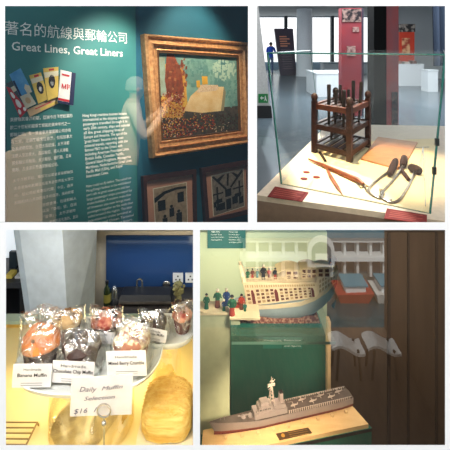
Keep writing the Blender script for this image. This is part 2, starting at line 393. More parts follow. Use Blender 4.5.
cv.build('canvas', mat('canvas_sky', (150, 190, 176), .5, c2=(62, 116, 122), scale=5, detail=2), pt)
d = .0195
def pic(name, m, polys, dd=d, par=pt):
    mb = MB()
    for po in polys: mb.poly([tp(*p, dd) for p in po])
    return mb.build(name, m, par)
pic('painted_water', mat('p_water', (92, 78, 66), .5, c2=(44, 52, 54), scale=30), [[(157, 112), (237, 106), (236.8, 130), (159.8, 139)]])
pic('painted_glow', mat('p_glow', (228, 186, 80), .5, c2=(205, 130, 60), scale=40), [[(170, 60), (183, 72), (186, 106), (180, 118), (156.5, 118), (156, 70)]], d + .0003)
pic('painted_pale_tower', mat('p_pale', (170, 195, 180), .5, c2=(150, 160, 140), scale=20), [[(156, 57), (163, 58), (165, 95), (157, 97)]], d + .0005)
pic('painted_sails', mat('p_sail', (120, 58, 42), .5, c2=(165, 80, 48), scale=45), [[(165, 54), (172, 55), (180, 72), (182, 92), (178, 104), (166, 100), (163, 80)]], d + .0006)
pic('painted_hull', mat('p_hull', (238, 214, 168), .5, c2=(222, 180, 120), scale=12), [[(182, 111), (189, 96), (200, 86.5), (222, 87), (223, 92), (219.5, 111), (200, 113)]], d + .0007)
pic('painted_stern', mat('p_stern', (150, 140, 110), .5), [[(222, 87), (224, 92), (222, 111), (219, 111)]], d + .0008)
pic('painted_decks', mat('p_deck', (190, 150, 120), .5, c2=(240, 220, 190), scale=120), [[(197, 86.8), (199, 85), (216, 85.2), (217, 88.8), (214, 91), (195, 93)]], d + .0009)
pic('painted_funnels', mat('p_funnel', (225, 172, 60), .5), [[(194.5, 81), (198, 80.5), (198.5, 87.5), (195, 88)], [(200, 76.5), (205.5, 76.5), (206, 84.5), (200.5, 85)]], d + .001)
dabs = [('p_dab_red', (176, 70, 48)), ('p_dab_dark', (66, 42, 38)), ('p_dab_gold', (226, 180, 84)), ('p_dab_cream', (226, 196, 160)), ('p_dab_green', (74, 92, 72))]
mb = MB(); R = random.Random(3)
for i in range(1300):
    if R.random() < .45:
        u = R.uniform(158, 182); v = R.uniform(92, 138); mi = R.choice([0, 0, 1, 2, 3, 0])
    else:
        u = R.uniform(160, 236); v = R.uniform(113, 131) + (0 if u > 190 else 5); mi = R.choice([0, 0, 1, 2, 1, 4, 3 if R.random() < .4 else 0])
    w = R.uniform(.5, 1.5); h = R.uniform(.4, 1.5)
    if u > 212: mi = R.choice([1, 4, 1, 4, 3 if v > 122 and u < 226 else 1])
    if v + h > 139 - (u - 158) * .115: continue
    dd = d + .0012 + i * 2e-6
    mb.poly([tp(u, v, dd), tp(u + w, v + R.uniform(-.4, .4), dd), tp(u + w, v + h, dd), tp(u + R.uniform(-.3, .3), v + h, dd)], mi)
SKY = MB()
for i in range(500):
    u = R.uniform(165, 235); v = R.uniform(58, 104)
    if 180 < u < 224 and v > 84 or v < 56 + (u - 155) * .04 + 1 or 193 < u < 208 and v > 74: continue
    if u < 184 and v < 104: mi = R.choice([4, 5, 6, 4, 5])
    else: mi = (0 if (u - 222) ** 2 + (v - 68) ** 2 < 130 else R.choice([1, 2, 3, 2, 1]))
    if u < 184 and v > 100: continue
    w = R.uniform(1.0, 3.0); h = R.uniform(1.6, 5.0); dd = .0199 + i * 1e-6
    SKY.poly([tp(u, v, dd), tp(u + w, v + R.uniform(-.8, .8), dd), tp(u + w * .8, v + h, dd), tp(u - .4, v + h * .8, dd)], mi)
SKY.build('painted_brushwork', [mat('pb_%d' % q_, c_, .5) for q_, c_ in enumerate(((176, 204, 186), (120, 166, 158), (102, 150, 146), (128, 170, 160), (150, 82, 54), (126, 64, 44), (190, 120, 74)))], pt)
mb.build('painted_crowd', [mat(a, c, .5) for a, c in dabs], pt)

def photo(label, o, m_, i, kind):
    t = thing('framed_photograph', label, 'framed photo', tp(*o[3], .004), RT, 'old ship photographs under the painting')
    ring(t, 'frame', o, m_, .002, .03, mat('frame_dark', (72, 38, 34), .45, c2=(56, 28, 26), scale=60))
    x = MB(); x.extr([tp(*p, .004) for p in m_], nv * .012); x.build('mat_board', mat('pink_mat', (205, 150, 128), .75, c2=(196, 142, 120)), t)
    b = [(i[0][0] - .8, i[0][1] - .8), (i[1][0] + .8, i[1][1] - .8), (i[2][0] + .8, i[2][1] + .8), (i[3][0] - .8, i[3][1] + .8)]
    x = MB(); x.poly([tp(*p, .017) for p in b]); x.build('inner_border', mat('border_cream', (235, 225, 200), .7), t)
    def q(a, c): 
        u = (i[0][0] * (1 - a) + i[1][0] * a) * (1 - c) + (i[3][0] * (1 - a) + i[2][0] * a) * c
        v = (i[0][1] * (1 - a) + i[1][1] * a) * (1 - c) + (i[3][1] * (1 - a) + i[2][1] * a) * c
        return u, v
    def pp(name, col, polys, dd): 
        z = MB()
        for po in polys: z.poly([tp(*q(*p), dd) for p in po])
        z.build(name, col, t)
    if kind == 'hall':
        pp('print', mat('ph_base', (150, 138, 125), .6, c2=(110, 100, 92), scale=50), [rc(0, 1, 0, 1)], .0175)
        pp('print_vault', mat('ph_lite', (190, 178, 160), .6, c2=(150, 138, 124), scale=40), [[(.12, .12), (.35, .02), (.42, .02), (.22, .2)], [(.48, .02), (.55, .02), (.52, .34), (.46, .34)], [(.62, .02), (.7, .03), (.9, .16), (.8, .2)], [(.4, .42), (.6, .42), (.6, .62), (.4, .62)]], .0178)
        pp('print_beams', mat('ph_dark', (112, 100, 90), .6, c2=(84, 74, 68), scale=40), [[(.0, .02), (.06, .0), (.46, .40), (.42, .44)], [(1, .05), (.95, 0), (.56, .38), (.6, .42)], rc(0, .34, .46, .50), rc(.66, 1, .44, .48), rc(.12, .18, .30, .9), rc(.84, .89, .28, .9)], .018)
        pp('print_tables', mat('ph_lite', (190, 178, 160), .6, c2=(150, 138, 124), scale=40), [rc(.1, .3, .62, .72), rc(.42, .58, .68, .95), rc(.7, .92, .6, .7), rc(.08, .3, .8, .9)], .0182)
        pp('print_chairs', mat('ph_dark', (0, 0, 0)), [rc(.18, .38, .74, .92), rc(.62, .8, .66, .86), rc(.85, .98, .72, .9), rc(.02, .1, .66, .8)], .0184)
    else:
        pp('print', mat('ph_sepia', (178, 158, 132), .6, c2=(140, 120, 100), scale=40), [rc(0, 1, 0, 1)], .0175)
        pp('print_arch', mat('ph_dark', (0, 0, 0)), [[(0, .22), (.3, .1), (.7, .06), (1, .08), (1, .14), (.7, .12), (.35, .17), (0, .34)]], .018)
        pp('print_window', mat('ph_lite', (0, 0, 0)), [rc(.1, .34, .3, .55), rc(.72, .92, .2, .45)], .018)
        pp('print_figures', mat('ph_dark', (0, 0, 0)), [circ(.52, .5, .05, .04), rc(.45, .6, .54, .75), circ(.3, .7, .05, .04), rc(.22, .38, .74, .98), circ(.74, .66, .05, .04), rc(.66, .84, .7, .98)], .0182)
    gx = MB(); gx.poly([tp(*p, .022) for p in m_]); gx.build('glazing', glass('picture_glass', .04), t)
photo('left framed sepia photograph of people in a ship interior', [(140.5, 176), (193.6, 169), (194.5, 233), (143.5, 243)], [(144, 180.5), (190.5, 174), (191.5, 229), (146.5, 238)], [(152, 189), (184.4, 182.6), (185.5, 222), (154.5, 231)], 'people')
photo('right framed black and white photograph of a vaulted saloon', [(199, 168), (247.6, 159.5), (249.5, 213), (203, 223)], [(203, 172), (244, 164.5), (245.8, 209), (206.5, 218)], [(210, 176.3), (241.3, 169), (242.4, 205.5), (212.2, 215.5)], 'hall')

# ============================================================ TOP RIGHT: gallery with glass case
ZC = 3.46
fl = MB(); fl.add([(-9, 1.99, 0), (24, 1.99, 0), (24, 27, 0), (-9, 27, 0), (-9, 1.99, -.1), (24, 1.99, -.1), (24, 27, -.1), (-9, 27, -.1)], [[0, 1, 2, 3], [7, 6, 5, 4], [0, 4, 5, 1], [1, 5, 6, 2], [2, 6, 7, 3], [3, 7, 4, 0]])
struct(fl, 'floor', mat('polished_concrete', (92, 106, 114), .24, c2=(82, 94, 104), scale=1.5))
cl = MB(); cl.box(.9, 24, yA, 27.3, ZC, ZC + .1)
struct(cl, 'ceiling', mat('ceil_white', (150, 156, 158), .9))
# window wall: sill, header, mullions and panes
wf = MB(); wf.box(-9, 24, 27, 27.3, -.1, .5); struct(wf, 'wall_back', mat('sill_blue', (150, 176, 200), .5))
lw = at(256, 10, 27).x
nwin = 0
for (ua, ub) in ((258, 284.5), (287.5, 331), (334, 374), (377, 386.5)):
    a = at(ua, 16, 27.1); b = at(ub, 62, 27.1)
    m = MB(); m.box(a.x, b.x, 27.08, 27.1, .5, 3.38); o = struct(m, 'window_%d' % (nwin + 1), glass('window_glass', .03)); nwin += 1
tr = MB()
for ua, ub in ((284.5, 287.5), (331, 334), (374, 377)):
    a = at(ua, 16, 27); b = at(ub, 62, 27); tr.box(a.x, b.x, 26.95, 27.25, .5, ZC)
hd_ = MB(); hd_.box(at(250, 10, 27).x, 11, 26.98, 27.25, 3.38, ZC); struct(hd_, 'trim_3', mat('header_pale', (190, 198, 204), .6))
struct(tr, 'trim_1', mat('mullion_dark', (50, 60, 68), .5))
gw = mat('gallery_wall', (200, 208, 212), .85)
rw = MB(); rw.box(at(386.5, 0, 20).x, 22, 20, 20.2, 0, ZC); struct(rw, 'wall_right_back', gw)
rw = MB(); rw.box(14, 14.2, 5, 20, 0, ZC); struct(rw, 'wall_right', gw)
# left wall end with exit sign
a = at(271.5, 118, 9.2).x; b = at(257.5, 6, 9.2).x
lwm = MB(); lwm.hexa([(-1, 9.2, 0), (a, 9.2, 0), (a, 9.7, 0), (-1, 9.7, 0)], [(-1, 9.2, ZC), (b - .1, 9.2, ZC), (b - .1, 9.7, ZC), (-1, 9.7, ZC)])
struct(lwm, 'wall_left', mat('white_gallery', (222, 222, 220), .8))
bb = MB(); bb.hexa([(-1, 9.18, 0), (a + .015, 9.18, 0), (a + .015, 9.2, 0), (-1, 9.2, 0)], [(-1, 9.18, .27), (a - .01, 9.18, .27), (a - .01, 9.2, .27), (-1, 9.2, .27)])
struct(bb, 'baseboard_left', mat('black_base', (35, 38, 40), .6))
lwm = MB(); lwm.box(-1, -.9, 9.7, 27, 0, ZC); struct(lwm, 'wall_left_far', gw)
ex = thing('exit_sign', 'small green exit sign low on the white wall', 'sign', at(263, 103, 9.17))
p0 = at(258.5, 94, 9.14); p1 = at(268, 103, 9.14)
m = MB(); m.box(p0.x, p1.x, 9.155, 9.18, p1.z, p0.z); m.build('sign_plate', mat('exit_green', (30, 140, 70), .5), ex)
m = MB(); m.poly([at(x, y, 9.15) for x, y in ((260, 98), (262, 96), (262, 97.3), (263.6, 97.3), (263.6, 98.7), (262, 98.7), (262, 100))])
m.ball(at(265.3, 96.3, 9.15), .012, 8, (1, .1, 1)); m.poly([at(x, y, 9.15) for x, y in ((264.6, 97), (266, 97), (266.3, 99), (267, 101), (266.2, 101.2), (265.2, 99.5), (264.3, 101.2), (263.9, 100.8), (264.8, 99))])
m.build('sign_symbol', wht, ex)
# round column
c = at(304.5, 76, 21.7); cm = MB(); cm.lathe([(.46, 0), (.43, .05), (.41, 1.2), (.40, ZC)], (c.x, c.y, 0), 32)
struct(cm, 'column', mat('column_white', (236, 242, 248), .5), True)
pl = thing('far_case', 'low pale display plinth at the foot of the far windows', 'plinth', (at(345, 72, 24).x, 24, 0))
m = MB(); a = at(322, 68, 24); b = at(372, 60, 24); m.box(a.x, b.x, 23.6, 24.4, 0, .55); m.build('body', mat('pl_w', (190, 200, 208), .6), pl)
m = MB(); m.box(a.x - .05, b.x + .05, 23.5, 24.5, .55, .62); m.build('top', mat('pl_t', (120, 140, 155), .4), pl)
# dark info board
ib = thing('information_board', 'dark freestanding information board by the far windows', 'board', (at(286, 75, 22).x, 22, 0))
q = [at(280.5, 75, 22), at(296.5, 75, 22.3), at(293, 28.5, 22.3), at(274.5, 28.5, 22)]
for p in q[:2]: p.z = 0
m = MB(); m.extr(q, (0, .3, 0)); m.build('board', mat('board_dark', (62, 56, 72), .5, c2=(76, 62, 76), scale=2), ib)
m = MB()
def lerp2(a, b, s, t_): return (q[3] * (1 - a) + q[2] * a) * (1 - b) + (q[0] * (1 - a) + q[1] * a) * b + Vector((0, -.06, 0))
for r in range(5):
    m.poly([lerp2(.2, .16 + r * .05, 0, 0), lerp2(.2 + (.55 if r % 2 else .4), .16 + r * .05, 0, 0), lerp2(.2 + (.55 if r % 2 else .4), .185 + r * .05, 0, 0), lerp2(.2, .185 + r * .05, 0, 0)], 0)
for r in range(9):
    m.poly([lerp2(.2, .45 + r * .05, 0, 0), lerp2(.8, .45 + r * .05, 0, 0), lerp2(.8, .458 + r * .05, 0, 0), lerp2(.2, .458 + r * .05, 0, 0)], 1)
m.build('board_text', [mat('text_orange', (225, 150, 120), .6), mat('text_dim', (140, 120, 130), .6)], ib)
# visitor in blue
vp = onz(270.5, 74, 0)
person('person', 'person in a bright blue jacket standing by the far windows', vp, PI * .9, 1.78, mat('jacket_blue', (20, 84, 215), .7), mat('trouser_pale', (96, 118, 160), .8), mat('skin', (196, 150, 122), .6), mat('hair_dark', (30, 28, 30), .7), lean=.12)
# banners / towers
rb = thing('banner_stand', 'pinkish red banner tower with a dark photo at its top', 'banner', (at(351, 100, 9.5).x, 9.5, 0))
m = MB(); a = at(341.5, 8, 9.5).x; b = at(361.5, 8, 9.5).x; m.box(a, b, 9.5, 9.75, 0, at(0, 8, 9.5).z); m.build('panel', mat('banner_red', (176, 62, 66), .6, c2=(150, 70, 84), scale=2.2), rb)
m = MB(); m.box(a + .01, b - .01, 9.48, 9.5, at(0, 22, 9.5).z, at(0, 9, 9.5).z); m.build('photo_print', mat('banner_photo', (30, 26, 34), .5, c2=(180, 150, 140), scale=9, sharp=(.45, .6)), rb)
m = MB(); m.box(a + .12, b - .14, 9.48, 9.5, at(0, 56, 9.5).z, at(0, 46, 9.5).z); m.build('small_picture', mat('banner_pic', (214, 180, 170), .6, c2=(110, 60, 62), scale=20), rb); m = MB(); m.box(a + .25, b - .06, 9.48, 9.5, at(0, 32, 9.5).z, at(0, 27, 9.5).z); m.build('small_picture', mat('banner_pic', (214, 180, 170), .6, c2=(110, 60, 62), scale=20), rb)
m = MB(); m.box(b, b + .05, 9.5, 9.75, 0, at(0, 8, 9.5).z); m.build('side_edge', mat('banner_edge', (70, 62, 80), .6), rb)
tb = thing('exhibit_tower', 'black and red freestanding exhibit tower behind the glass case', 'tower', (at(384, 130, 7.6).x, 7.6, 0))
a = at(374, 8, 7.6).x; b = at(386.5, 8, 7.6).x; c = at(399, 8, 7.6).x
m = MB(); m.box(a, b, 7.6, 7.95, 0, 2.6); m.build('black_side', mat('tower_black', (7, 9, 12), .7, spec=.2), tb)
m = MB(); m.box(b, c, 7.62, 7.95, 0, 2.6); m.build('red_side', mat('tower_red', (196, 84, 80), .6, c2=(150, 96, 108), scale=3, stretch=(1, 1, .5)), tb)
m = MB(); m.box(b + .1, c - .02, 7.6, 7.62, at(0, 128, 7.6).z, at(0, 92, 7.6).z); m.build('picture_strip', mat('tower_pic', (120, 96, 96), .6, c2=(60, 60, 70), scale=12, sharp=(.4, .6)), tb)
ob = thing('poster_board', 'orange red poster board with a dark photo on top, far right', 'board', (at(407, 62, 18).x, 18, 0))
a = at(399.5, 24, 18).x; b = at(414.5, 24, 18).x
m = MB(); m.box(a, b, 18, 18.15, 0, at(0, 32, 18).z); m.build('panel', mat('poster_orange', (226, 70, 38), .6, c2=(206, 60, 40), scale=2), ob)
m = MB(); m.box(a, b + .03, 17.99, 18.15, at(0, 32, 18).z, at(0, 24, 18).z); m.build('photo_print', mat('poster_photo', (40, 36, 38), .5, c2=(170, 160, 150), scale=6, sharp=(.45, .58)), ob)
m = MB(); m.box(a + .1, b - .2, 17.98, 18, at(0, 54, 18).z, at(0, 38, 18).z); m.build('picture', mat('poster_pic', (244, 190, 140), .6, c2=(180, 70, 50), scale=5, sharp=(.4, .6)), ob)
pw = mat('plinth_white', (226, 230, 234), .6)
def plinth(label, ua, ub, vb, vt, dep, top=None):
    y = 1.6 * F / (vb - CY); t = thing('display_plinth', label, 'plinth', (xr((ua + ub) / 2, y), y, 0), None, 'white plinths on the gallery floor')
    zt = zr(vt, y); m = MB(); m.box(xr(ua, y), xr(ub, y), y, y + dep, 0, zt - .03); m.build('body', pw, t)
    m = MB(); m.box(xr(ua, y) - .02, xr(ub, y) + .02, y - .02, y + dep + .02, zt - .03, zt); m.build('top', pw, t); return t, y, zt
plinth('white plinth directly behind the wooden rack', 316.5, 352, 97, 73, 1.6)
t, y, zt = plinth('long white plinth below the orange poster board', 397.5, 424, 86, 64, 1.0)
for k, (u, w, h_) in enumerate(((400, 4, .1), (407, 5, .08), (415, 4, .12))):
    m = MB(); m.box(xr(u, y), xr(u + w, y), y + .2, y + .6, zt, zt + h_)
    tag(m.build('exhibit_block', mat('exhibit_%d' % k, ((150, 110, 100), (190, 180, 170), (120, 90, 84))[k], .6)), ('brown', 'pale grey', 'dark brown')[k] + ' small exhibit on the long white plinth', 'exhibit', 'small exhibits on the long plinth')
plinth('white plinth at the far right beside the dark curtain', 428, 438, 92, 70, .5)
cu = MB(); n_ = 26; vs = []; fs = []
for i in range(n_ + 1):
    x = xr(432, 11) + i * .035; yy = 11 + .06 * math.sin(i * 1.3)
    vs += [(x + .05, yy, 1.05), (x, yy, ZC)]
for i in range(n_): fs.append([2 * i, 2 * i + 2, 2 * i + 3, 2 * i + 1])
cu.add(vs, fs); k0 = len(vs); cu.add([(x, y_ + .03, z) for x, y_, z in vs], [f[::-1] for f in fs])
tag(cu.build('curtain', mat('curtain_blue', (44, 58, 78), .8)), 'dark blue pleated curtain at the far right of the gallery', 'curtain')

# --- the glass case on its plinth
ZT = 0.762
def tb_(u, v): return onz(u, v, ZT)
case = thing('display_case', 'glass display case on a cream plinth with tools inside', 'display case', (tb_(350, 195).x, tb_(350, 195).y, 0))
OUT = [tb_(256.2, 195), tb_(449, 228), tb_(447, 126), tb_(328, 124)]
OUT[1] = tb_(449, 221.6)
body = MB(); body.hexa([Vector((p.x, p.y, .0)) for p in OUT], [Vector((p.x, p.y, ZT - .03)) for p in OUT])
body.build('plinth_body', mat('plinth_cream_shaded', (150, 126, 108), .7), case)  # cream plinth too; its shade is put into this darker colour
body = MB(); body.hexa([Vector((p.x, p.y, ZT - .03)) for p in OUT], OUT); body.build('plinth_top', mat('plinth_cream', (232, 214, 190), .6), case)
INN = [tb_(281.5, 184), tb_(430, 213.5), tb_(436, 141), tb_(322, 146)]
INN[2] = tb_(437, 139); INN[3] = tb_(318, 150)
INN[3] = tb_(322, 143.5)
m = MB(); m.hexa(INN, [p + Vector((0, 0, .006)) for p in INN]); m.build('display_surface', mat('case_cloth', (250, 232, 188), .8, c2=(246, 226, 180), scale=200), case)
Zt = 1.6 - .028 * .8
GB = [Vector(p) for p in INN]
tl_ = at(267.5, 53.5, INN[0].y); tr_ = at(445.5, 53.5, INN[1].y)
GT = [Vector((tl_.x, tl_.y, 1.552)), Vector((tr_.x, tr_.y, 1.552)), Vector((GB[2].x + .06, GB[2].y, 1.552)), Vector((GB[3].x - .1, GB[3].y, 1.552))]
gp = glass('case_glass', .02, (.985, .995, .99)); ge = mat('glass_edge', (48, 118, 112), .15, 0, spec=.8)
def pane(i, j, name):
    c = sum(GB, Vector()) / 4; mid = (GB[i] + GB[j]) / 2; off = (mid - c); off.z = 0; off.normalize(); off *= .006
    m = MB(); m.hexa([GB[i], GB[j], GB[j] + off, GB[i] + off], [GT[i], GT[j], GT[j] + off, GT[i] + off]); g = m.build(name, gp, case)
    return g
for i, j in ((0, 1), (1, 2), (2, 3), (3, 0)): pane(i, j, 'glass_pane')
m = MB(); m.extr(GT, (0, 0, .008)); m.build('glass_top', gp, case)
def edge(a, b, r, nm='glass_edge'):
    m = MB(); m.tube([a, b], r, 4); m.build(nm, ge, case)
for i in range(4): edge(GB[i], GT[i], .006 if i < 2 else .002)
edge(GT[0], GT[1], .0042); edge(GT[1], GT[2], .004); edge(GT[3], GT[0], .004); edge(GB[0], GB[1], .002)
# metal clips on the right edge
for f_ in (.45, .27):
    p = GB[1].lerp(GT[1], f_); m = MB(); m.box(p.x - .008, p.x + .008, p.y - .008, p.y + .008, p.z - .018, p.z + .018); m.build('clip', mat('clip_dark', (20, 30, 32), .4), case)
# red labels on the rim
rl = mat('label_red', (134, 26, 18), .8, c2=(116, 20, 16), scale=30); rt = mat('label_text', (176, 78, 58), .7)
def rlabel(lab, q):
    t = thing('caption_plate', lab, 'label', tb_(*q[3]), None, 'red caption plates on the plinth rim')
    m = MB(); m.extr([tb_(*p) for p in q], (0, 0, .004)); m.build('plate', rl, t)
    m = MB()
    for r in range(4):
        b0 = .2 + r * .18
        def L(a, b): return (tb_(*q[0]) * (1 - a) + tb_(*q[1]) * a) * (1 - b) + (tb_(*q[3]) * (1 - a) + tb_(*q[2]) * a) * b + Vector((0, 0, .0045))
        e_ = .9 - .15 * (r % 2); m.poly([L(.1, b0), L(e_, b0), L(e_, b0 + .05), L(.1, b0 + .05)])
    m.build('lettering', rt, t)
rlabel('red caption plate at the left front corner of the glass case', [(275, 187), (308.5, 193), (302, 202), (267.5, 197)])
rlabel('red caption plate at the right front corner of the glass case', [(387, 209), (427, 215.5), (427, 224), (384, 219)])

ZS = ZT + .006
def on(u, v, dz=0): return onz(u, v, ZS + dz)
# rack
wd = mat('rack_wood', (70, 32, 18), .5, c2=(40, 18, 11), scale=14, stretch=(1, 1, 6)); wd2 = mat('rack_wood_light', (116, 58, 30), .5, c2=(80, 38, 20), scale=14)
stw = mat('stick_dark', (44, 26, 18), .6, c2=(26, 16, 12), scale=20)
FL, FR, BR_ = on(314.5, 152), on(349.5, 161.5), on(368, 147)
BL_ = FL + (BR_ - FR)
rack = thing('wooden_rack', 'dark three tier wooden rack holding upright sticks', 'rack', (FL + BR_) / 2)
HR = .40
cor = [FL, FR, BR_, BL_]; cen = (FL + BR_) / 2
for p in cor:
    m = MB(); e = .023
    dx = (FR - FL).normalized() * e; dy = (BR_ - FR).normalized() * e
    m.hexa([p - dx - dy, p + dx - dy, p + dx + dy, p - dx + dy], [q_ + Vector((0, 0, HR)) for q_ in (p - dx - dy, p + dx - dy, p + dx + dy, p - dx + dy)])
    m.ball(p + Vector((0, 0, HR + .026)), .027, 8, (1, 1, 1.3)); m.build('post', wd, rack)
levels = [.055, .205, .36]
for z in levels:
    for i in range(4):
        a_, b_ = cor[i], cor[(i + 1) % 4]; m = MB(); dn = (b_ - a_).normalized(); pn = Vector((-dn.y, dn.x, 0)) * .012
        m.hexa([a_ + pn + Vector((0, 0, z - .022)), b_ + pn + Vector((0, 0, z - .022)), b_ - pn + Vector((0, 0, z - .022)), a_ - pn + Vector((0, 0, z - .022))], [a_ + pn + Vector((0, 0, z + .018)), b_ + pn + Vector((0, 0, z + .018)), b_ - pn + Vector((0, 0, z + .018)), a_ - pn + Vector((0, 0, z + .018))])
        m.build('rail', wd2 if z == .36 else wd, rack)
    m = MB(); ax = (FR - FL); ay = (BR_ - FR)
    for k in range(5):
        f0 = .06 + k * .19; m.hexa([FL + ax * f0 + Vector((0, 0, z - .005)), FL + ax * (f0 + .12) + Vector((0, 0, z - .005)), FL + ax * (f0 + .12) + ay + Vector((0, 0, z - .005)), FL + ax * f0 + ay + Vector((0, 0, z - .005))],
                                   [FL + ax * f0 + Vector((0, 0, z + .008)), FL + ax * (f0 + .12) + Vector((0, 0, z + .008)), FL + ax * (f0 + .12) + ay + Vector((0, 0, z + .008)), FL + ax * f0 + ay + Vector((0, 0, z + .008))])
    m.build('shelf', wd, rack)
SL = ['leftmost tall stick in the rack', 'short stick next to the tall left one in the rack', 'stick at the back left of the rack', 'thin leaning stick in the middle of the rack', 'stick in the middle of the rack near its front rail', 'stick at the back centre of the rack', 'tall stick at the right of the rack', 'rightmost leaning stick in the rack']
SP = [(.3, .2, .10, 0, .011), (.42, .3, .07, .01, .009), (.3, .75, .08, 0, .009), (.55, .5, .08, -.03, .006), (.72, .2, .075, .005, .011), (.5, .85, .05, 0, .009), (.62, .9, .11, 0, .011), (.86, .75, .11, .02, .010)]
for lb, (fa, fb, ex_, ln, rr) in zip(SL, SP):
    b = FL + ax * fa + ay * fb + Vector((0, 0, levels[1] + .01)); tpz = b + Vector((ln, 0, .185 + ex_ * 1.25))
    m = MB(); m.tube([b, b.lerp(tpz, .5), b.lerp(tpz, .97), tpz], [rr * .8, rr * 1.2, rr * 1.45, rr * 1.2], 8)
    tag(m.build('wooden_stick', stw, None, True), lb, 'stick', 'dark wooden sticks standing in the rack')
R = random.Random(11)
for lv in range(2):
    for k in range(4):
        b = FL + ax * (.2 + .2 * k) + ay * R.uniform(.2, .8) + Vector((0, 0, levels[0] + .01 if lv == 0 else levels[0] + .01)); 
        if lv == 1: continue
        m = MB(); m.tube([b, b + Vector((R.uniform(-.01, .01), 0, .10))], [.010, .012], 8)
        tag(m.build('wooden_peg', stw, None, True), 'short dark wooden peg on the lower tier of the rack', 'peg', 'short pegs on the lower tier')
# tan board
bd = [on(378, 138), on(417.5, 143.5), on(402, 171), on(361, 160)]
m = MB(); m.extr(bd, (0, 0, .012)); tag(m.build('wooden_board', mat('board_tan', (206, 142, 84), .55, c2=(180, 116, 64), scale=9, stretch=(1, 5, 1), bump=.1)), 'flat tan wooden board lying beside the rack', 'board')
# red discs
for lb, (u, v) in zip(('back red seal disc of three near the rack', 'front left red seal disc of three', 'right red seal disc of three'), ((306.5, 172.5), (304, 179), (316.5, 177.5))):
    c = on(u, v); m = MB(); m.lathe([(0, 0), (.021, 0), (.0225, .002), (.0225, .004), (.019, .005), (0, .0045)], c, 20)
    tag(m.build('red_disc', mat('disc_red', (128, 22, 14), .8, c2=(104, 16, 12), scale=60), None, True), lb, 'disc', 'red discs on the display surface')
# long wooden handled marlin hook
steel = mat('steel', (170, 160, 145), .28, .9, c2=(120, 110, 100), scale=30)
wk = mat('handle_wood', (160, 84, 38), .45, c2=(120, 58, 26), scale=25)
lt = thing('handled_hook', 'long light wooden handled hook lying in front of the rack', 'hook tool', on(335, 172))
m = MB(); m.tube([on(308.5, 159, .012), on(322, 164.5, .016), on(345, 174.5, .016), on(358, 180, .018), on(363.5, 184, .014)], [.006, .012, .016, .017, .010], 10); m.build('handle', wk, lt, True)
m = MB(); m.tube([on(356, 182.5, .004), on(361, 188, .004), on(368, 186, .004), on(362, 183, .018), on(357, 182, .005)], .004, 8); m.build('ferrule_ring', steel, lt, True)
m = MB(); m.tube([on(364, 185, .008), on(367, 191, .006), on(373, 195.5, .006), on(380, 196.5, .006), on(384, 194, .006), on(382.5, 190.5, .006), on(379.5, 188, .006)], [.006, .006, .006, .006, .005, .004, .001], 8); m.build('hook', steel, lt, True)
m = MB(); m.tube([on(327, 169.5, .006), on(331, 177, .008), on(338, 188, .008), on(342.5, 195, .002)], [.007, .012, .011, .002], 8)
tag(m.build('wooden_spike', wk, None, True), 'pointed wooden spike lying across under the long handled hook', 'spike')
m = MB(); m.tube([on(320, 152.5, .006), on(325.5, 161, .006)], [.010, .010], 8)
tag(m.build('dark_peg', stw, None, True), 'short dark peg lying at the foot of the rack', 'peg')
dk = mat('handle_dark', (62, 28, 18), .75, c2=(40, 18, 12), scale=30, spec=.2)
def crom(P, n=6):
    P = [Vector(p) for p in P]; out = []
    for i in range(len(P) - 1):
        a, b, c, d_ = P[max(i - 1, 0)], P[i], P[i + 1], P[min(i + 2, len(P) - 1)]
        for k in range(n):
            t = k / n; out.append(.5 * ((2 * b) + (c - a) * t + (2 * a - 5 * b + 4 * c - d_) * t * t + (3 * b - a - 3 * c + d_) * t ** 3))
    return out + [P[-1]]
def hook(label, h0, h1, hr, path):
    t = thing('cargo_hook', label, 'hook', on(*path[len(path) // 2]), None, 'steel cargo hooks with dark wooden handles')
    hr *= 1.4; m = MB(); a_ = on(*h0, hr); b_ = on(*h1, hr)
    m.tube([a_, a_.lerp(b_, .1), a_.lerp(b_, .5), a_.lerp(b_, .9), b_], [hr * .7, hr, hr * 1.12, hr, hr * .7], 12); m.build('handle', dk, t, True)
    P = crom([on(u, v, .006 + (.014 if i == 0 else 0)) for i, (u, v) in enumerate(path)]); n = len(P)
    m = MB(); m.tube(P, [.0075 * (1 if i < n * .8 else (1.05 - (i / n - .8) * 4.4)) for i in range(n)], 8); m.build('hook', steel, t, True)
hook('left cargo hook, its handle resting beside the tan board', (396, 160), (389.5, 174.5), .015, [(393, 168), (380, 178), (370, 187), (369, 192), (374, 196), (380, 198), (382, 195), (379, 189)])
hook('middle cargo hook with its handle upright against the board', (404.5, 157), (403, 166), .016, [(403, 166), (395, 178), (386, 188), (381, 194), (383, 199), (389, 201), (392, 199)])
hook('right cargo hook with a round dark handle', (410.5, 167), (420, 171.5), .019, [(415.5, 169), (411, 181), (405, 192), (399, 200), (392, 202.5), (385, 200), (381, 195), (380, 190)])
m = MB(); m.tube([on(400, 168, .012), on(409, 180, .01)], [.013, .012], 10); tag(m.build('dark_toggle', dk, None, True), 'short dark wooden toggle lying between the cargo hooks', 'toggle')
m = MB(); m.tube([on(416, 147.5, .004), on(429, 147, .004)], .003, 6); m.tube([on(423, 147.3, .004), on(425.5, 206, .004)], [.005, .002], 6)
m.tube([on(423, 147.3, .004), on(418, 172, .004)], [.003, .002], 6)
tag(m.build('netting_needle', steel, None, True), 'thin steel pricker with a cross bar along the right glass', 'tool')

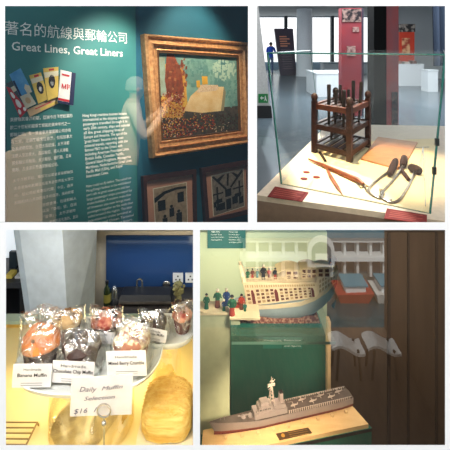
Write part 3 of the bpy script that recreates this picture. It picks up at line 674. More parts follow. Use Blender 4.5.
# ============================================================ BOTTOM LEFT: cafe counter
ZF = -1.5
cream_w = mat('cafe_wall', (206, 192, 168), .8)
m = MB(); m.box(-2.1, xr(194.5, 1.82), 1.82, 1.86, ZF, zr(228.2, 1.85)); struct(m, 'wall_cafe_back', cream_w)
m = MB(); m.hexa([(-1.35, yA, ZF), (-1.3, yA, ZF), (-1.3, 1.93, ZF), (-1.35, 1.93, ZF)], [(-1.35, yA, 1.36), (-1.3, yA, 1.36), (-1.3, 1.93, .74), (-1.35, 1.93, .74)]); struct(m, 'wall_cafe_left', mat('cafe_side', (190, 205, 210), .8))
m = MB(); m.box(-1.3, -.2, yA, 1.93, ZF - .05, ZF); struct(m, 'floor_cafe', mat('cafe_floor', (70, 66, 62), .6))
# blue splashback
b0 = at(106, 236, 1.81); b1 = at(198, 300, 1.81)
m = MB(); m.box(b0.x, xr(194.3, 1.81), 1.81, 1.82, at(0, 300, 1.81).z, b0.z)
tag(m.build('splashback', mat('blue_glass', (40, 68, 112), .12, c2=(34, 60, 100), scale=1.5, spec=.35)), 'glossy blue glass splashback behind the kitchen counter', 'splashback')
# white faceted column
cb = [(28, 331), (68, 331), (96, 331)]
yC = 1.45
colm = MB()
def cp(u, v, y): return at(u, v, y)
def colring(uL, uE, uR, v):
    z = zr(v, yC); return [Vector((xr(uL, yC + .03), yC + .03, z)), Vector((xr(uL + 6, yC), yC, z)), Vector((xr(uE, yC - .02), yC - .02, z)), Vector((xr(uR, yC + .13), yC + .13, z)), Vector((xr(uR, yC + .3), yC + .3, z)), Vector((xr(uL, yC + .3), yC + .3, z))]
A_ = colring(13, 62, 97, 226.5)
for p in A_: p.z = zr(227.6, p.y); B_ = colring(29, 69.5, 94, 345); C_ = [p + (q_ - p) * 5.2 * .0 for p, q_ in zip(B_, B_)]
for p in C_: p.z = ZF
colm.hexa(B_, A_); struct(colm, 'column_cafe', mat('cafe_column', (196, 206, 212), .6))
colm = MB(); colm.hexa(C_, B_); struct(colm, 'column_cafe_base', mat('cafe_column', (0, 0, 0)))
# left side: window, black counter, monitor
m = MB(); m.box(-1.29, -.86, 1.80, 1.82, at(0, 290, 1.8).z, zr(229, 1.8)); struct(m, 'window_8', mat('cafe_window', (235, 242, 248), .3, emit=.7))
kc = thing('black_counter', 'black shelving counter at the left behind the column', 'counter', (xr(8, 1.7), 1.7, ZF))
zk = zr(283, 1.6)
m = MB(); m.box(-1.25, xr(27, 1.62), 1.6, 1.79, zk - .02, zk); m.build('top', mat('counter_dark', (52, 52, 56), .4), kc)
m = MB(); m.box(-1.25, xr(26, 1.62), 1.78, 1.79, ZF, zk - .02); m.box(xr(26, 1.62) - .02, xr(26, 1.62), 1.61, 1.78, ZF, zk - .02)
for k in range(8): m.box(-1.25, xr(26, 1.62) - .02, 1.61, 1.78, zk - .14 - k * .12, zk - .125 - k * .12)
m.build('shelving', mat('shelf_black', (24, 24, 28), .5), kc)
mo = thing('monitor', 'dark monitor standing on the black counter at far left', 'monitor', (xr(11, 1.7), 1.7, zk))
a = at(9, 252, 1.7); b = at(16.5, 275, 1.7)
m = MB(); m.box(a.x, b.x, 1.7, 1.715, b.z, a.z); m.build('screen', mat('screen_dark', (40, 52, 60), .2), mo)
m = MB(); m.box((a.x + b.x) / 2 - .003, (a.x + b.x) / 2 + .003, 1.705, 1.712, zk, b.z); m.box((a.x + b.x) / 2 - .012, (a.x + b.x) / 2 + .012, 1.69, 1.73, zk, zk + .003); m.build('stand', mat('screen_stand', (60, 62, 66), .4), mo)
for lb, col, u, w in (('yellow paper stack on the black counter', (222, 196, 90), 7, 6), ('white paper stack on the black counter', (220, 220, 222), 16, 6)):
    a = xr(u, 1.64); m = MB(); m.box(a, a + w * .004, 1.63, 1.67, zk, zk + .014 if u < 10 else zk + .008)
    tag(m.build('paper_stack', mat('paper_%d' % u, col, .8)), lb, 'paper', 'paper stacks on the black counter')
# kitchen worktop and things on it
yK = 1.66; zK = zr(309, yK)
m = MB(); m.box(xr(103, yK), xr(193.2, yK) , yK - .04, 1.81, zK - .04, zK)
wk_top = tag(m.build('worktop', mat('worktop_black', (40, 38, 38), .35)), 'dark kitchen worktop under the blue splashback', 'worktop')
m = MB(); m.box(xr(103, yK), xr(191.5, yK), yK, 1.81, ZF, zK - .04)
tag(m.build('base_cabinet', mat('cab_black', (46, 42, 40), .5)), 'dark base cabinet under the kitchen worktop', 'cabinet')
def lx(u, y): return xr(u, y)
gr = thing('countertop_grill', 'black and stainless countertop grill on the kitchen worktop', 'grill', (lx(146, 1.7), 1.7, zK))
st2 = mat('stainless', (150, 140, 128), .3, .85, c2=(110, 102, 94), scale=20); bl2 = mat('appliance_black', (22, 22, 24), .35)
zb = lambda v: zr(v, 1.7)
m = MB(); m.box(lx(121, 1.7), lx(170, 1.7), 1.7, 1.755, zK, zb(298)); m.build('body', bl2, gr)
m = MB(); m.hexa([(lx(119, 1.7), 1.685, zb(299)), (lx(172, 1.7), 1.685, zb(299)), (lx(172, 1.7), 1.77, zb(299)), (lx(119, 1.7), 1.77, zb(299))], [(lx(121, 1.7), 1.70, zb(295)), (lx(170, 1.7), 1.70, zb(295)), (lx(170, 1.7), 1.76, zb(295)), (lx(121, 1.7), 1.76, zb(295))]); m.build('lid', bl2, gr)
m = MB(); m.box(lx(120, 1.7), lx(171, 1.7), 1.678, 1.686, zb(301), zb(299)); m.build('lid_trim', st2, gr)
m = MB(); m.box(lx(123, 1.7), lx(142, 1.7), 1.692, 1.7, zK + .003, zb(301)); m.build('amber_front', mat('amber', (210, 150, 60), .35, c2=(170, 110, 50), scale=20), gr)
m = MB(); m.box(lx(158, 1.7), lx(170, 1.7), 1.692, 1.7, zK + .003, zb(301)); m.build('steel_front', st2, gr)
m = MB(); m.tube(crom([(lx(137, 1.76), 1.76, zr(288, 1.76)), (lx(137, 1.76), 1.76, zr(281, 1.76)), (lx(139.5, 1.76), 1.76, zr(279, 1.76)), (lx(142, 1.76), 1.76, zr(281, 1.76)), (lx(142, 1.76), 1.76, zr(288, 1.76))]), .004, 8)
m.build('lid_handle', mat('chrome', (190, 190, 190), .15, .95), gr, True)
gd = thing('round_gauge', 'small round silver dial behind the grill', 'dial', (lx(166.5, 1.785), 1.785, zr(290, 1.785)))
m = MB(); M_ = Matrix.Translation((lx(166.5, 1.785), 1.785, zr(284, 1.785))) @ Matrix.Rotation(PI / 2, 4, 'X'); m.M = M_; m.lathe([(0, 0), (.016, 0), (.016, .008), (.013, .01), (0, .01)], (0, 0, 0), 24); m.build('dial', mat('chrome', (0, 0, 0)), gd, True)
m = MB(); m.tube([(lx(166.5, 1.785), 1.785, zr(287, 1.785)), (lx(166.5, 1.785), 1.785, zK)], .004, 8); m.build('stand', bl2, gd)
# bottle
bo = thing('oil_bottle', 'dark green glass bottle with an olive label', 'bottle', (lx(107, 1.68), 1.68, zK))
hb = zr(283, 1.68) - zr(308, 1.68)
m = MB(); m.lathe([(0, 0), (.0125, 0), (.0135, .004), (.0135, hb * .62), (.010, hb * .72), (.005, hb * .8), (.005, hb * .92)], (bo.location.x, 1.68, zK), 20); m.build('bottle', mat('bottle_green', (38, 52, 22), .12, c2=(30, 44, 18)), bo, True)
m = MB(); m.lathe([(.0065, hb * .9), (.0065, hb), (0, hb)], (bo.location.x, 1.68, zK), 14); m.build('cap', bl2, bo, True)
m = MB(); m.lathe([(.0139, hb * .18), (.0139, hb * .5)], (bo.location.x, 1.68, zK), 20); m.build('label', mat('olive_label', (150, 140, 60), .6), bo, True)
# cling film covered jar
m = MB(); m.lathe([(0, 0), (.014, 0), (.016, .01), (.016, hb * .5), (.008, hb * .7), (.004, hb * .74), (0, hb * .75)], (lx(114.5, 1.69), 1.69, zK), 20)
tag(m.build('glass_jar', glass('jar_glass', .25, (.8, .85, .88)), None, True), 'clear glass jar beside the green bottle', 'jar')
# dried flowers
fj = thing('flower_jar', 'small jar of dried olive flowers at the end of the grill', 'plant', (lx(178, 1.68), 1.68, zK))
m = MB(); m.lathe([(0, 0), (.012, 0), (.016, .02), (.012, .035)], (fj.location.x, 1.68, zK), 16); m.build('jar', mat('jar_dark', (60, 50, 40), .4), fj, True)
m = MB(); R = random.Random(5)
for i in range(46):
    a = R.uniform(0, 2 * PI); h = R.uniform(.035, .088); r = R.uniform(0, .024)
    p = Vector((fj.location.x + r * math.cos(a), 1.68 + r * math.sin(a), zK + h)); m.ball(p, R.uniform(.004, .008), 4)
    m.tube([(fj.location.x, 1.68, zK + .02), p], .0008, 4)
m.build('flowers', mat('dried_flowers', (120, 116, 70), .8, c2=(80, 74, 50), scale=60), fj)
# sockets
for lb, u0, u1 in (('left white wall socket on the blue splashback', 173, 183), ('right white wall socket on the blue splashback', 185.5, 195.4)):
    a = at(u0, 273, 1.807); b = at(u1, 282, 1.807); t = thing('wall_socket', lb, 'socket', (a.x, 1.807, b.z), None, 'white wall sockets on the splashback')
    m = MB(); m.box(a.x, b.x, 1.802, 1.8099, b.z, a.z); m.build('plate', mat('socket_white', (225, 225, 225), .4), t)
    m = MB(); cx_ = (a.x + b.x) / 2; zc = (a.z + b.z) / 2
    for dx_, dz_ in ((0, .008), (-.008, -.006), (.008, -.006)): m.box(cx_ + dx_ - .003, cx_ + dx_ + .003, 1.8005, 1.802, zc + dz_ - .003, zc + dz_ + .003)
    m.build('pin_hole', mat('socket_hole', (40, 40, 42), .6), t)
# lit display shelf
ZSH = .88; ZPL = 1.01
shx1 = lambda y: xr(194.2, y)
sh = MB()
sh.hexa([(-.62, .53, ZSH - .02), (shx1(.53), .53, ZSH - .02), (shx1(1.07), 1.07, ZSH - .02), (-.62, 1.07, ZSH - .02)], [(-.62, .53, ZSH), (shx1(.53), .53, ZSH), (shx1(1.07), 1.07, ZSH), (-.62, 1.07, ZSH)])
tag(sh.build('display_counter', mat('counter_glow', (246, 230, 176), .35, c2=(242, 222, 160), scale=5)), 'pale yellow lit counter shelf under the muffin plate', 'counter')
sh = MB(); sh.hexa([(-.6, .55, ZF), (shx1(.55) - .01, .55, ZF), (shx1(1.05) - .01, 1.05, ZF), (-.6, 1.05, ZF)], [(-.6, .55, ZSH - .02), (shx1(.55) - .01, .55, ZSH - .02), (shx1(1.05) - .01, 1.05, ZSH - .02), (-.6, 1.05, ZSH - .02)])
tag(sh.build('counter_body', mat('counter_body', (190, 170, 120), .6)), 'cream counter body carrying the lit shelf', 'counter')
# pale glass rail at the back of the counter
ra = thing('glass_rail', 'pale green glass ledge along the back of the counter', 'glass ledge', (-.3, 1.08, ZSH))
zra = zr(320, 1.06)
m = MB(); m.hexa([(-.62, 1.055, zra - .008), (shx1(1.055), 1.055, zra - .008), (shx1(1.085), 1.085, zra - .008), (-.62, 1.085, zra - .008)], [(-.62, 1.055, zra), (shx1(1.055), 1.055, zra), (shx1(1.085), 1.085, zra), (-.62, 1.085, zra)])
m.build('ledge', mat('pale_glass', (168, 196, 188), .15), ra)
m = MB(); m.hexa([(-.62, 1.071, ZSH - .02), (shx1(1.071), 1.071, ZSH - .02), (shx1(1.08), 1.08, ZSH - .02), (-.62, 1.08, ZSH - .02)], [(-.62, 1.071, zra - .008), (shx1(1.071), 1.071, zra - .008), (shx1(1.08), 1.08, zra - .008), (-.62, 1.08, zra - .008)])
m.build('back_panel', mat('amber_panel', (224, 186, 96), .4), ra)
# plates on pedestals
pc = mat('porcelain', (232, 238, 238), .18, spec=.6)
def plate(label, cx_, cy_, a, b, e, ped, pname):
    t = thing('cake_stand', label, 'cake stand', (cx_, cy_, ZSH), None, 'white cake stands on the counter')
    m = MB(); m.lathe([(0, -.006), (.85, -.006), (.97, .0), (1.0, .008), (.985, .0095), (.95, .004), (.9, .0), (0, .0)], (cx_, cy_, ZPL), 56, 0, a, b, e); m.build('plate', pc, t, True)
    m = MB(); m.lathe([(ped * .95, 0), (ped, .004), (ped, .05), (ped * .93, .10), (ped * .6, ZPL - ZSH - .0062), (ped * .55, ZPL - ZSH - .0065)], (cx_ - .0, cy_, ZSH), 36); m.build('glass_pedestal', glass('pedestal_glass', .4, (.99, .95, .82), .05, bump=.4, scale=12), t, True)
plate('large white oval cake stand carrying the muffins on a clear drum', -.2525, .80, .134, .102, 2.6, .078, '')
plate('small white cake stand at the right carrying two wrapped muffins', -.119, .862, .056, .048, 2.6, .03, '')
# muffins in cellophane bags
cello = glass('cellophane', .27, (.95, .97, .98), .22, bump=.7, scale=38)
def blob(r, amp, seed, fr=60):
    def fn(p):
        d_ = 1 + amp * noise.noise(p * fr + Vector((seed, seed * 2, 0))); return Vector((p.x * d_, p.y * d_, p.z * (1 + .4 * amp * noise.noise(p * fr * .7 + Vector((0, seed, 0))))))
    return fn
def bag(idx, label, x, y, w, hgt, mw, mh, cup, top, lab=None, text=(), rot=0.0, tilt=0.0, ztop=None):
    z = ZPL
    R3 = Matrix.Rotation(rot, 3, 'Z'); Mx = Matrix.Translation((x, y, z)) @ R3.to_4x4()
    mu = thing('muffin', label[0], 'muffin', (x, y, z + .001), R3, 'muffins wrapped in cellophane')
    m = MB(Mx); r = mw / 2
    m.lathe([(0, .002), (r * .68, .002), (r * .78, mh * .25), (r * .9, mh * .58), (r * .86, mh * .63)], (0, 0, 0), 28, fn=lambda p: Vector((p.x * (1 + .025 * math.cos(14 * math.atan2(p.y, p.x))), p.y * (1 + .025 * math.cos(14 * math.atan2(p.y, p.x))), p.z))); m.build('cup', cup, mu, True)
    m = MB(Mx); m.lathe([(r * .86, mh * .58), (r * 1.02, mh * .64), (r * 1.0, mh * .73), (r * .8, mh * .85), (r * .5, mh * .97), (r * .2, mh * 1.0), (0, mh * 1.0)], (0, 0, 0), 32, fn=blob(r, .16, idx * 3.1)); m.build('crown', top[0], mu, True)
    m = MB(Mx); R = random.Random(idx)
    for i in range(16):
        a = R.uniform(0, 2 * PI); q = R.uniform(.1, .75); zz = mh * (1.0 - .28 * q * q) ; m.ball((math.cos(a) * r * q, math.sin(a) * r * q, zz), R.uniform(.003, .0058), 5, (1, 1, .7))
    m.build('topping', top[1], mu, True)
    bg = thing('cellophane_bag', label[1], 'bag', (x, y, z + .0005), R3, 'cellophane bags around the muffins')
    d_ = mw * 1.12
    prof = [(.80, .001), (.97, .004), (1.0, hgt * .15), (1.0, hgt * .35), (.97, hgt * .55), (.94, hgt * .72), (.95, hgt * .86), (1.0, hgt)]
    m = MB(Mx); n = 40
    def fn(p):
        f_ = p.z / hgt; k = 1 - .82 * max(0, (f_ - .45) / .55) ** 1.2
        nn = noise.noise(Vector((p.x * 45, p.y * 45, p.z * 38 + idx * 7))); n2 = noise.noise(Vector((p.x * 110, p.z * 80, idx)))
        return Vector((p.x * (1 + .07 * nn), p.y * k * (1 + .16 * nn + .08 * n2), p.z * (1 + (.05 * math.sin(p.x * 90 + idx) if f_ > .9 else 0))))
    m.lathe(prof, (0, 0, 0), n, 0, w / 2, d_ / 2, 3.2, fn)
    m.f = [f_ for f_ in m.f if len(f_) < 10]; m.m = [0] * len(m.f)
    m.build('film', cello, bg, True)
    if lab:
        lx0, lx1, lz0, lz1 = lab; yy = -d_ / 2 - .004
        Rt = Matrix.Rotation(tilt, 4, 'Y'); Ml = Mx @ Matrix.Translation(((lx0 + lx1) / 2, yy, (lz0 + lz1) / 2)) @ Rt
        hw, hh = (lx1 - lx0) / 2, (lz1 - lz0) / 2
        m = MB(Ml); m.box(-hw, hw, 0, .0008, -hh, hh); lo = m.build('label', mat('paper_label', (236, 234, 236), .6), bg)
        m = MB(); nl = len(text)
        for i, (s_, f0, hh_) in enumerate(text):
            zz = hh * (.45 - i * .52); 
            text_mb(m, s_, Ml @ Vector((-hw * f0, -.0006, zz)), Ml @ Vector((hw * f0, -.0006, zz)), (Ml.to_3x3() @ Vector((0, 0, 1))), hh_, bold=.015 if i == 1 else 0)
        for i in range(2):
            zz = hh * (-.62 - .2 * i); 
            m.add([Ml @ Vector(q_) for q_ in ((-hw * .55, -.0006, zz), (hw * .55, -.0006, zz), (hw * .55, -.0006, zz + .0006), (-hw * .55, -.0006, zz + .0006))], [[0, 1, 2, 3]])
        m.build('label_text', mat('ink_dark', (40, 40, 48), .7), lo)
cho = mat('cup_choc', (58, 26, 20), .7, c2=(40, 18, 14), scale=60); cbr = mat('cup_brown', (110, 44, 28), .7, c2=(80, 30, 20), scale=60)
orange = mat('crown_orange', (222, 134, 62), .7, c2=(196, 100, 48), scale=50, bump=.4); beige = mat('crown_beige', (222, 190, 140), .7, c2=(180, 140, 96), scale=60, bump=.4)
choc = mat('crown_choc', (62, 36, 28), .6, c2=(40, 22, 20), scale=70, bump=.4); crumb = mat('crown_crumble', (206, 190, 160), .7, c2=(150, 100, 80), scale=80, bump=.5, sharp=(.45, .55))
redd = mat('crown_red', (150, 56, 46), .6, c2=(206, 150, 120), scale=60, bump=.4, sharp=(.4, .6)); nut = mat('nuts', (120, 84, 56), .6); chip = mat('chips', (30, 20, 24), .4); ice = mat('icing_crumbs', (232, 226, 206), .6)
bag(1, ('orange topped muffin with dark base at the plate\'s front left', 'tall crinkled clear bag around the orange topped muffin'), -.332, .757, .074, .115, .066, .084, cho, (orange, nut), (-.033, .031, .006, .046), (('Handmade', .45, .006), ('Banana Muffin', .75, .008)), rot=.1, tilt=.07)
bag(2, ('dark chocolate chip muffin behind the handwritten card', 'clear bag labelled chocolate chip muffin behind the handwritten card'), -.262, .767, .085, .076, .068, .060, cho, (choc, mat('chips_blue', (60, 72, 92), .35)), (-.036, .036, .006, .044), (('Handmade', .6, .0075), ('Chocolate Chip Muffin', .95, .0085)), rot=0, tilt=.05)
bag(3, ('crumble topped berry muffin at the plate\'s front right', 'clear bag labelled mixed berry crumble at the plate\'s right'), -.171, .774, .076, .086, .066, .070, cbr, (crumb, ice), (-.034, .036, .012, .056), (('Handmade', .55, .0065), ('Mixed Berry Crumble', .9, .0085)), rot=-.05, tilt=-.06)
bag(4, ('pale nut topped muffin at the back left of the plate', 'clear bag around the pale nut topped muffin at the back'), -.318, .848, .070, .060, .058, .052, cbr, (beige, nut), None, (), rot=.2)
bag(5, ('red berry muffin at the back right of the plate', 'clear bag with a plain white label behind the chocolate one'), -.240, .850, .070, .060, .060, .052, cho, (redd, chip), (-.030, .032, .012, .034), (('Handmade', .5, .006),), rot=-.1, tilt=-.05)
bag(6, ('dark muffin wrapped on the small right cake stand', 'clear bag with a tilted white label on the small cake stand'), -.143, .846, .066, .060, .052, .048, cho, (choc, chip), (-.018, .034, .018, .042), (('Handmade', .5, .006), ('Chocolate Muffin', .8, .007)), rot=-.1, tilt=.12)
bag(7, ('reddish brown muffin at the very right edge of the cafe view', 'clear bag at the very right edge of the cafe view'), -.088, .866, .044, .062, .040, .050, cbr, (redd, nut), None, (), rot=.1)
# small ramekin / cake block on counter behind
m = MB(); m.lathe([(0, 0), (.9, 0), (1, .004), (1, .03), (.9, .036), (0, .038)], (-.235, 1.005, ZSH), 40, 0, .05, .03, 4)
tag(m.build('loaf_cake', mat('loaf_orange', (214, 150, 70), .7, c2=(180, 110, 50), scale=50, bump=.3), None, True), 'small orange brown loaf on the counter behind the wrapped muffins', 'cake')
# the golden coconut cake on its paper
ck = thing('golden_cake', 'golden shredded topped cake on white paper at lower right', 'cake', (-.108, .795, ZSH))
def ckf(p):
    d_ = 1 + .035 * noise.noise(p * 60); return Vector((p.x * d_, p.y * d_, p.z + .003 * noise.noise(p * 160)))
m = MB(); m.lathe([(0, .004), (.93, .004), (1.0, .014), (1.0, .034), (.93, .050), (.75, .060), (.4, .066), (0, .068)], (-.1085, .800, ZSH), 60, 0, .047, .048, 3.4, ckf)
cakem = m.build('cake', mat('cake_gold', (232, 188, 92), .8, c2=(250, 226, 150), scale=16, bump=.5, stretch=(1, 8, 8), sharp=(.35, .65)), ck, True)
m = MB(); R = random.Random(9)
for i in range(420):
    a = R.uniform(0, 2 * PI); q_ = math.sqrt(R.random()) * .95; e_ = (abs(math.cos(a)) ** 3.4 + abs(math.sin(a)) ** 3.4) ** (-1 / 3.4)
    x = -.1085 + math.cos(a) * q_ * .046 * e_; y = .800 + math.sin(a) * q_ * .047 * e_; z = ZSH + .068 - .022 * q_ ** 3.5
    L_ = R.uniform(.004, .010); an = R.uniform(-.7, .7); m.tube([(x - L_ / 2 * math.cos(an), y - L_ / 2 * math.sin(an), z), (x, y, z + .0018), (x + L_ / 2 * math.cos(an), y + L_ / 2 * math.sin(an), z)], .0006, 4)
m.build('shredded_topping', mat('shred', (248, 220, 140), .7, c2=(226, 180, 92), scale=80), ck)
m = MB(); m.lathe([(0, .0005), (1, .0005), (1.0, .0015), (0, .0018)], (-.1095, .795, ZSH), 50, 0, .052, .06, 5); m.build('baking_paper', mat('baking_paper', (246, 238, 214), .7), ck)
# wire rack stripes at the lower left of the counter
wr = thing('wire_rack', 'small wire cooling rack on the counter at lower left', 'rack', (-.40, .76, ZSH))
m = MB()
for i in range(9): m.tube([(-.44, .70 + i * .011, ZSH + .012), (-.352, .70 + i * .011, ZSH + .012)], .0012, 6)
for x in (-.44, -.352): m.tube([(x, .695, ZSH + .0015), (x, .70, ZSH + .012), (x, .788, ZSH + .012), (x, .793, ZSH + .0015)], .0016, 6)
m.build('grid', mat('wire_brass', (170, 140, 90), .35, .7), wr)
# price card in a ring clip
ch_ = thing('card_holder', 'silver ring clip stand holding the handwritten card', 'card holder', (xr(105, .675), .675, ZSH))
yc = .668; rc_ = Vector((xr(104.5, yc), yc - .003, zr(409, yc)))
m = MB(); m.tube([rc_ + Vector((math.cos(a) * .0105, 0, math.sin(a) * .0105)) for a in [2 * PI * i / 24 for i in range(25)]], .0012, 8); m.build('ring', mat('chrome', (0, 0, 0)), ch_, True)
m = MB(); m.tube([rc_ - Vector((0, 0, .0105)), (rc_.x, rc_.y, ZSH + .012)], .0014, 8); m.ball((rc_.x, rc_.y, rc_.z - .020), .004, 8); m.build('stem', mat('chrome', (0, 0, 0)), ch_, True)
m = MB(); m.lathe([(0, 0), (.018, 0), (.016, .006), (.006, .011), (0, .012)], (rc_.x, rc_.y, ZSH), 24); m.build('base', glass('clear_base', .25, (.9, .9, .85), .05), ch_, True)
pcard = thing('price_card', 'white handwritten card reading Daily Muffin Selection and $16', 'card', (xr(101, yc), yc, zr(417, yc)))
Q = [at(70, 416.5, yc), at(131.5, 414.5, yc), at(133, 374, yc), at(71.5, 378, yc)]
m = MB(); m.extr(Q, (0, .0008, 0)); m.build('card', mat('card_white', (232, 226, 224), .7), pcard)
ink = mat('pencil_ink', (92, 90, 110), .8)
def cq(a, b): return (Q[3] * (1 - a) + Q[2] * a) * (1 - b) + (Q[0] * (1 - a) + Q[1] * a) * b + Vector((0, -.0006, 0))
m = MB(); upv = (Q[3] - Q[0]).normalized()
text_mb(m, 'Daily', cq(.14, .36), cq(.42, .38), upv, .011, shear=.3); text_mb(m, 'Muffin', cq(.50, .36), cq(.84, .33), upv, .009, shear=.3)
text_mb(m, 'Selection', cq(.22, .60), cq(.72, .58), upv, .009, shear=.3); text_mb(m, '$16', cq(.06, .93), cq(.28, .91), upv, .011, shear=.2); text_mb(m, '/', cq(.38, .9), cq(.44, .9), upv, .011)
m.build('handwriting', ink, pcard)

# ============================================================ BOTTOM RIGHT: ship model vitrine
YB = 1.86
sage = mat('sage_wall', (196, 204, 168), .8, c2=(186, 196, 160), scale=2)
m = MB(); m.box(xr(199, YB), xr(327, YB), YB, YB + .04, ZF, .77); struct(m, 'wall_vitrine_back', sage)
brown = mat('timber_brown', (104, 84, 66), .6, c2=(90, 72, 56), scale=5, stretch=(3, 1, .4))
m = MB(); m.box(xr(327, YB), 1.55, YB, YB + .04, ZF, .77)
struct(m, 'wall_timber', brown)
m = MB()
for u, w in ((388, 2.5), (408, 1.5), (436, 2)): m.box(xr(u, YB - .01), xr(u + w, YB - .01), YB - .012, YB, ZF, .77)
struct(m, 'trim_2', mat('timber_dark', (72, 58, 48), .6))
m = MB(); m.hexa([(1.05, yA, ZF), (1.1, yA, ZF), (1.1, YB, ZF), (1.05, YB, ZF)], [(1.05, yA, 1.36), (1.1, yA, 1.36), (1.1, YB, .77), (1.05, YB, .77)]); struct(m, 'wall_vitrine_right', mat('timber_dark', (0, 0, 0)))
zfl = zr(455, YB) - .02
m = MB()
for k in range(14): 
    m.hexa([(-.1 + k * .09, yA + .02, zfl - .3), (-.1 + k * .09 + .086, yA + .02, zfl - .3), (-.1 + k * .09 + .086, YB, zfl - .3), (-.1 + k * .09, YB, zfl - .3)], [(-.1 + k * .09, yA + .02, zfl - .28), (-.1 + k * .09 + .086, yA + .02, zfl - .28), (-.1 + k * .09 + .086, YB, zfl - .28), (-.1 + k * .09, YB, zfl - .28)])
struct(m, 'floor_vitrine', brown)
# green support box and corner post
grn = mat('green_felt', (8, 98, 78), .85, c2=(6, 86, 70), scale=3)
yg = 1.62
m = MB(); m.box(xr(231, yg), xr(326, yg), yg, YB - .002, ZF, zr(336, yg)); gb_ = m.build('support_box', grn); tag(gb_, 'deep green felt covered support box behind the warship', 'support box')
m = MB(); m.box(xr(326.3, 1.6), xr(329.5, 1.6), 1.58, 1.61, ZF, zr(318, 1.6)); tag(m.build('vitrine_post', mat('post_cream', (208, 176, 130), .6)), 'thin cream upright post at the right of the green box', 'post')
# jetty blocks
ZJ = .80; jc = mat('jetty_cream', (236, 220, 180), .7); jside = mat('jetty_side', (190, 196, 160), .8)
jt = thing('jetty_block', 'cream topped pale jetty block with little figures on it', 'block', (xr(214, 1.27), 1.27, ZF))
fy = .8 * F / (312.5 - CY); by = .8 * F / (301 - CY)
m = MB(); m.box(xr(199.3, fy), xr(229.5, fy), fy, by, ZF, ZJ - .006); m.build('body', jside, jt)
m = MB(); m.box(xr(199.3, fy), xr(230, fy), fy - .004, by, ZJ - .006, ZJ); m.build('top', jc, jt)
fy2 = .8 * F / (318 - CY); q_ = thing('quay_board', 'low cream quay board between the jetty and the pleasure boat', 'board', (xr(246, fy2), fy2, ZJ - .03))
m = MB(); m.box(xr(229.8, fy2), xr(260, fy2), fy2, by, ZJ - .006, ZJ - .0005); m.build('top', jc, q_)
m = MB(); m.box(xr(231, fy2), xr(240, fy2), fy2 + .005, by, zr(326, fy2), ZJ - .006); m.build('support', jside, q_)
# glass shelf under the boat
zsf = .735
gs = thing('glass_shelf', 'glass shelf carrying the carved pleasure boat', 'shelf', (.1, 1.4, zsf - .01))
m = MB(); m.box(xr(231.5, 1.23), .322, 1.225, 1.42, zsf - .008, zsf); m.build('glass_sheet', glass('shelf_glass', .12, (.93, .98, .96)), gs)
m = MB(); m.box(xr(231.5, 1.23), .322, 1.224, 1.2245, zsf - .008, zsf); m.build('front_edge', mat('edge_green', (120, 170, 150), .3), gs)

# --- carved white pleasure boat
BY = 1.30; sc = BY / F
def bp(u, v, dy=0.0): p = at(u, v, BY); return Vector((p.x, p.y + dy, p.z))
bt = thing('boat_model', 'carved ivory white pleasure boat model with lattice cabins', 'boat model', (bp(290, 325).x, BY + .03, zsf))
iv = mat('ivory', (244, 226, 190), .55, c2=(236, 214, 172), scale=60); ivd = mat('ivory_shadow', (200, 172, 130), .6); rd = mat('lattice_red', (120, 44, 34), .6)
hullw = mat('hull_white', (214, 216, 206), .4); hullb = mat('hull_red_speckled', (122, 62, 44), .7, c2=(190, 140, 110), scale=160, sharp=(.45, .6))
# hull: stations along u with top v, bottom v, half beam
st_ = [(233, 306, 309, .004), (240, 306, 317, .018), (255, 306, 323, .028), (275, 304.5, 325.5, .032), (300, 302, 325, .032), (315, 297, 321, .029), (327, 291, 312, .022), (335, 285, 301, .012), (339.5, 279, 291, .003)]
Lh = []
for (u, vt, vb, hb_) in st_:
    ring_ = []
    for s_, f_ in ((-1, 0), (-1, .35), (-.72, .78), (0, 1), (.72, .78), (1, .35), (1, 0)):
        p = bp(u, vt + (vb - vt) * f_); ring_.append(Vector((p.x, BY + .032 + s_ * hb_, p.z)))
    Lh.append(ring_)
m = MB(); vs = [p for r in Lh for p in r]; n = 7
fs = [[i * n + k, i * n + k + 1, (i + 1) * n + k + 1, (i + 1) * n + k] for i in range(len(Lh) - 1) for k in range(n - 1)] + [[i * n, (i + 1) * n, (i + 1) * n + n - 1, i * n + n - 1] for i in range(len(Lh) - 1)] + [list(range(n)), [(len(Lh) - 1) * n + k for k in range(n)]]
m.add(vs, fs); m.build('hull', mat('hull_blue_grey', (176, 190, 194), .35), bt, True)
m = MB()
for (r0, r1) in zip(Lh[:-1], Lh[1:]):
    a_, b_ = r0[0], r1[0]; o_ = Vector((0, -.0025, 0)); h_ = Vector((0, 0, -.012)); m.hexa([a_ + o_ + h_, b_ + o_ + h_, b_ + h_, a_ + h_], [a_ + o_, b_ + o_, b_, a_])
m.build('rubbing_band', iv, bt)
# base under hull
m = MB(); m.hexa([(bp(237, 336).x, BY + .005, zsf), (bp(321, 336).x, BY + .005, zsf), (bp(321, 336).x, BY + .06, zsf), (bp(237, 336).x, BY + .06, zsf)], [(bp(240, 336).x, BY + .01, zsf + .022), (bp(318, 336).x, BY + .01, zsf + .022), (bp(318, 336).x, BY + .055, zsf + .022), (bp(240, 336).x, BY + .055, zsf + .022)])
m.build('speckled_base', hullb, bt)
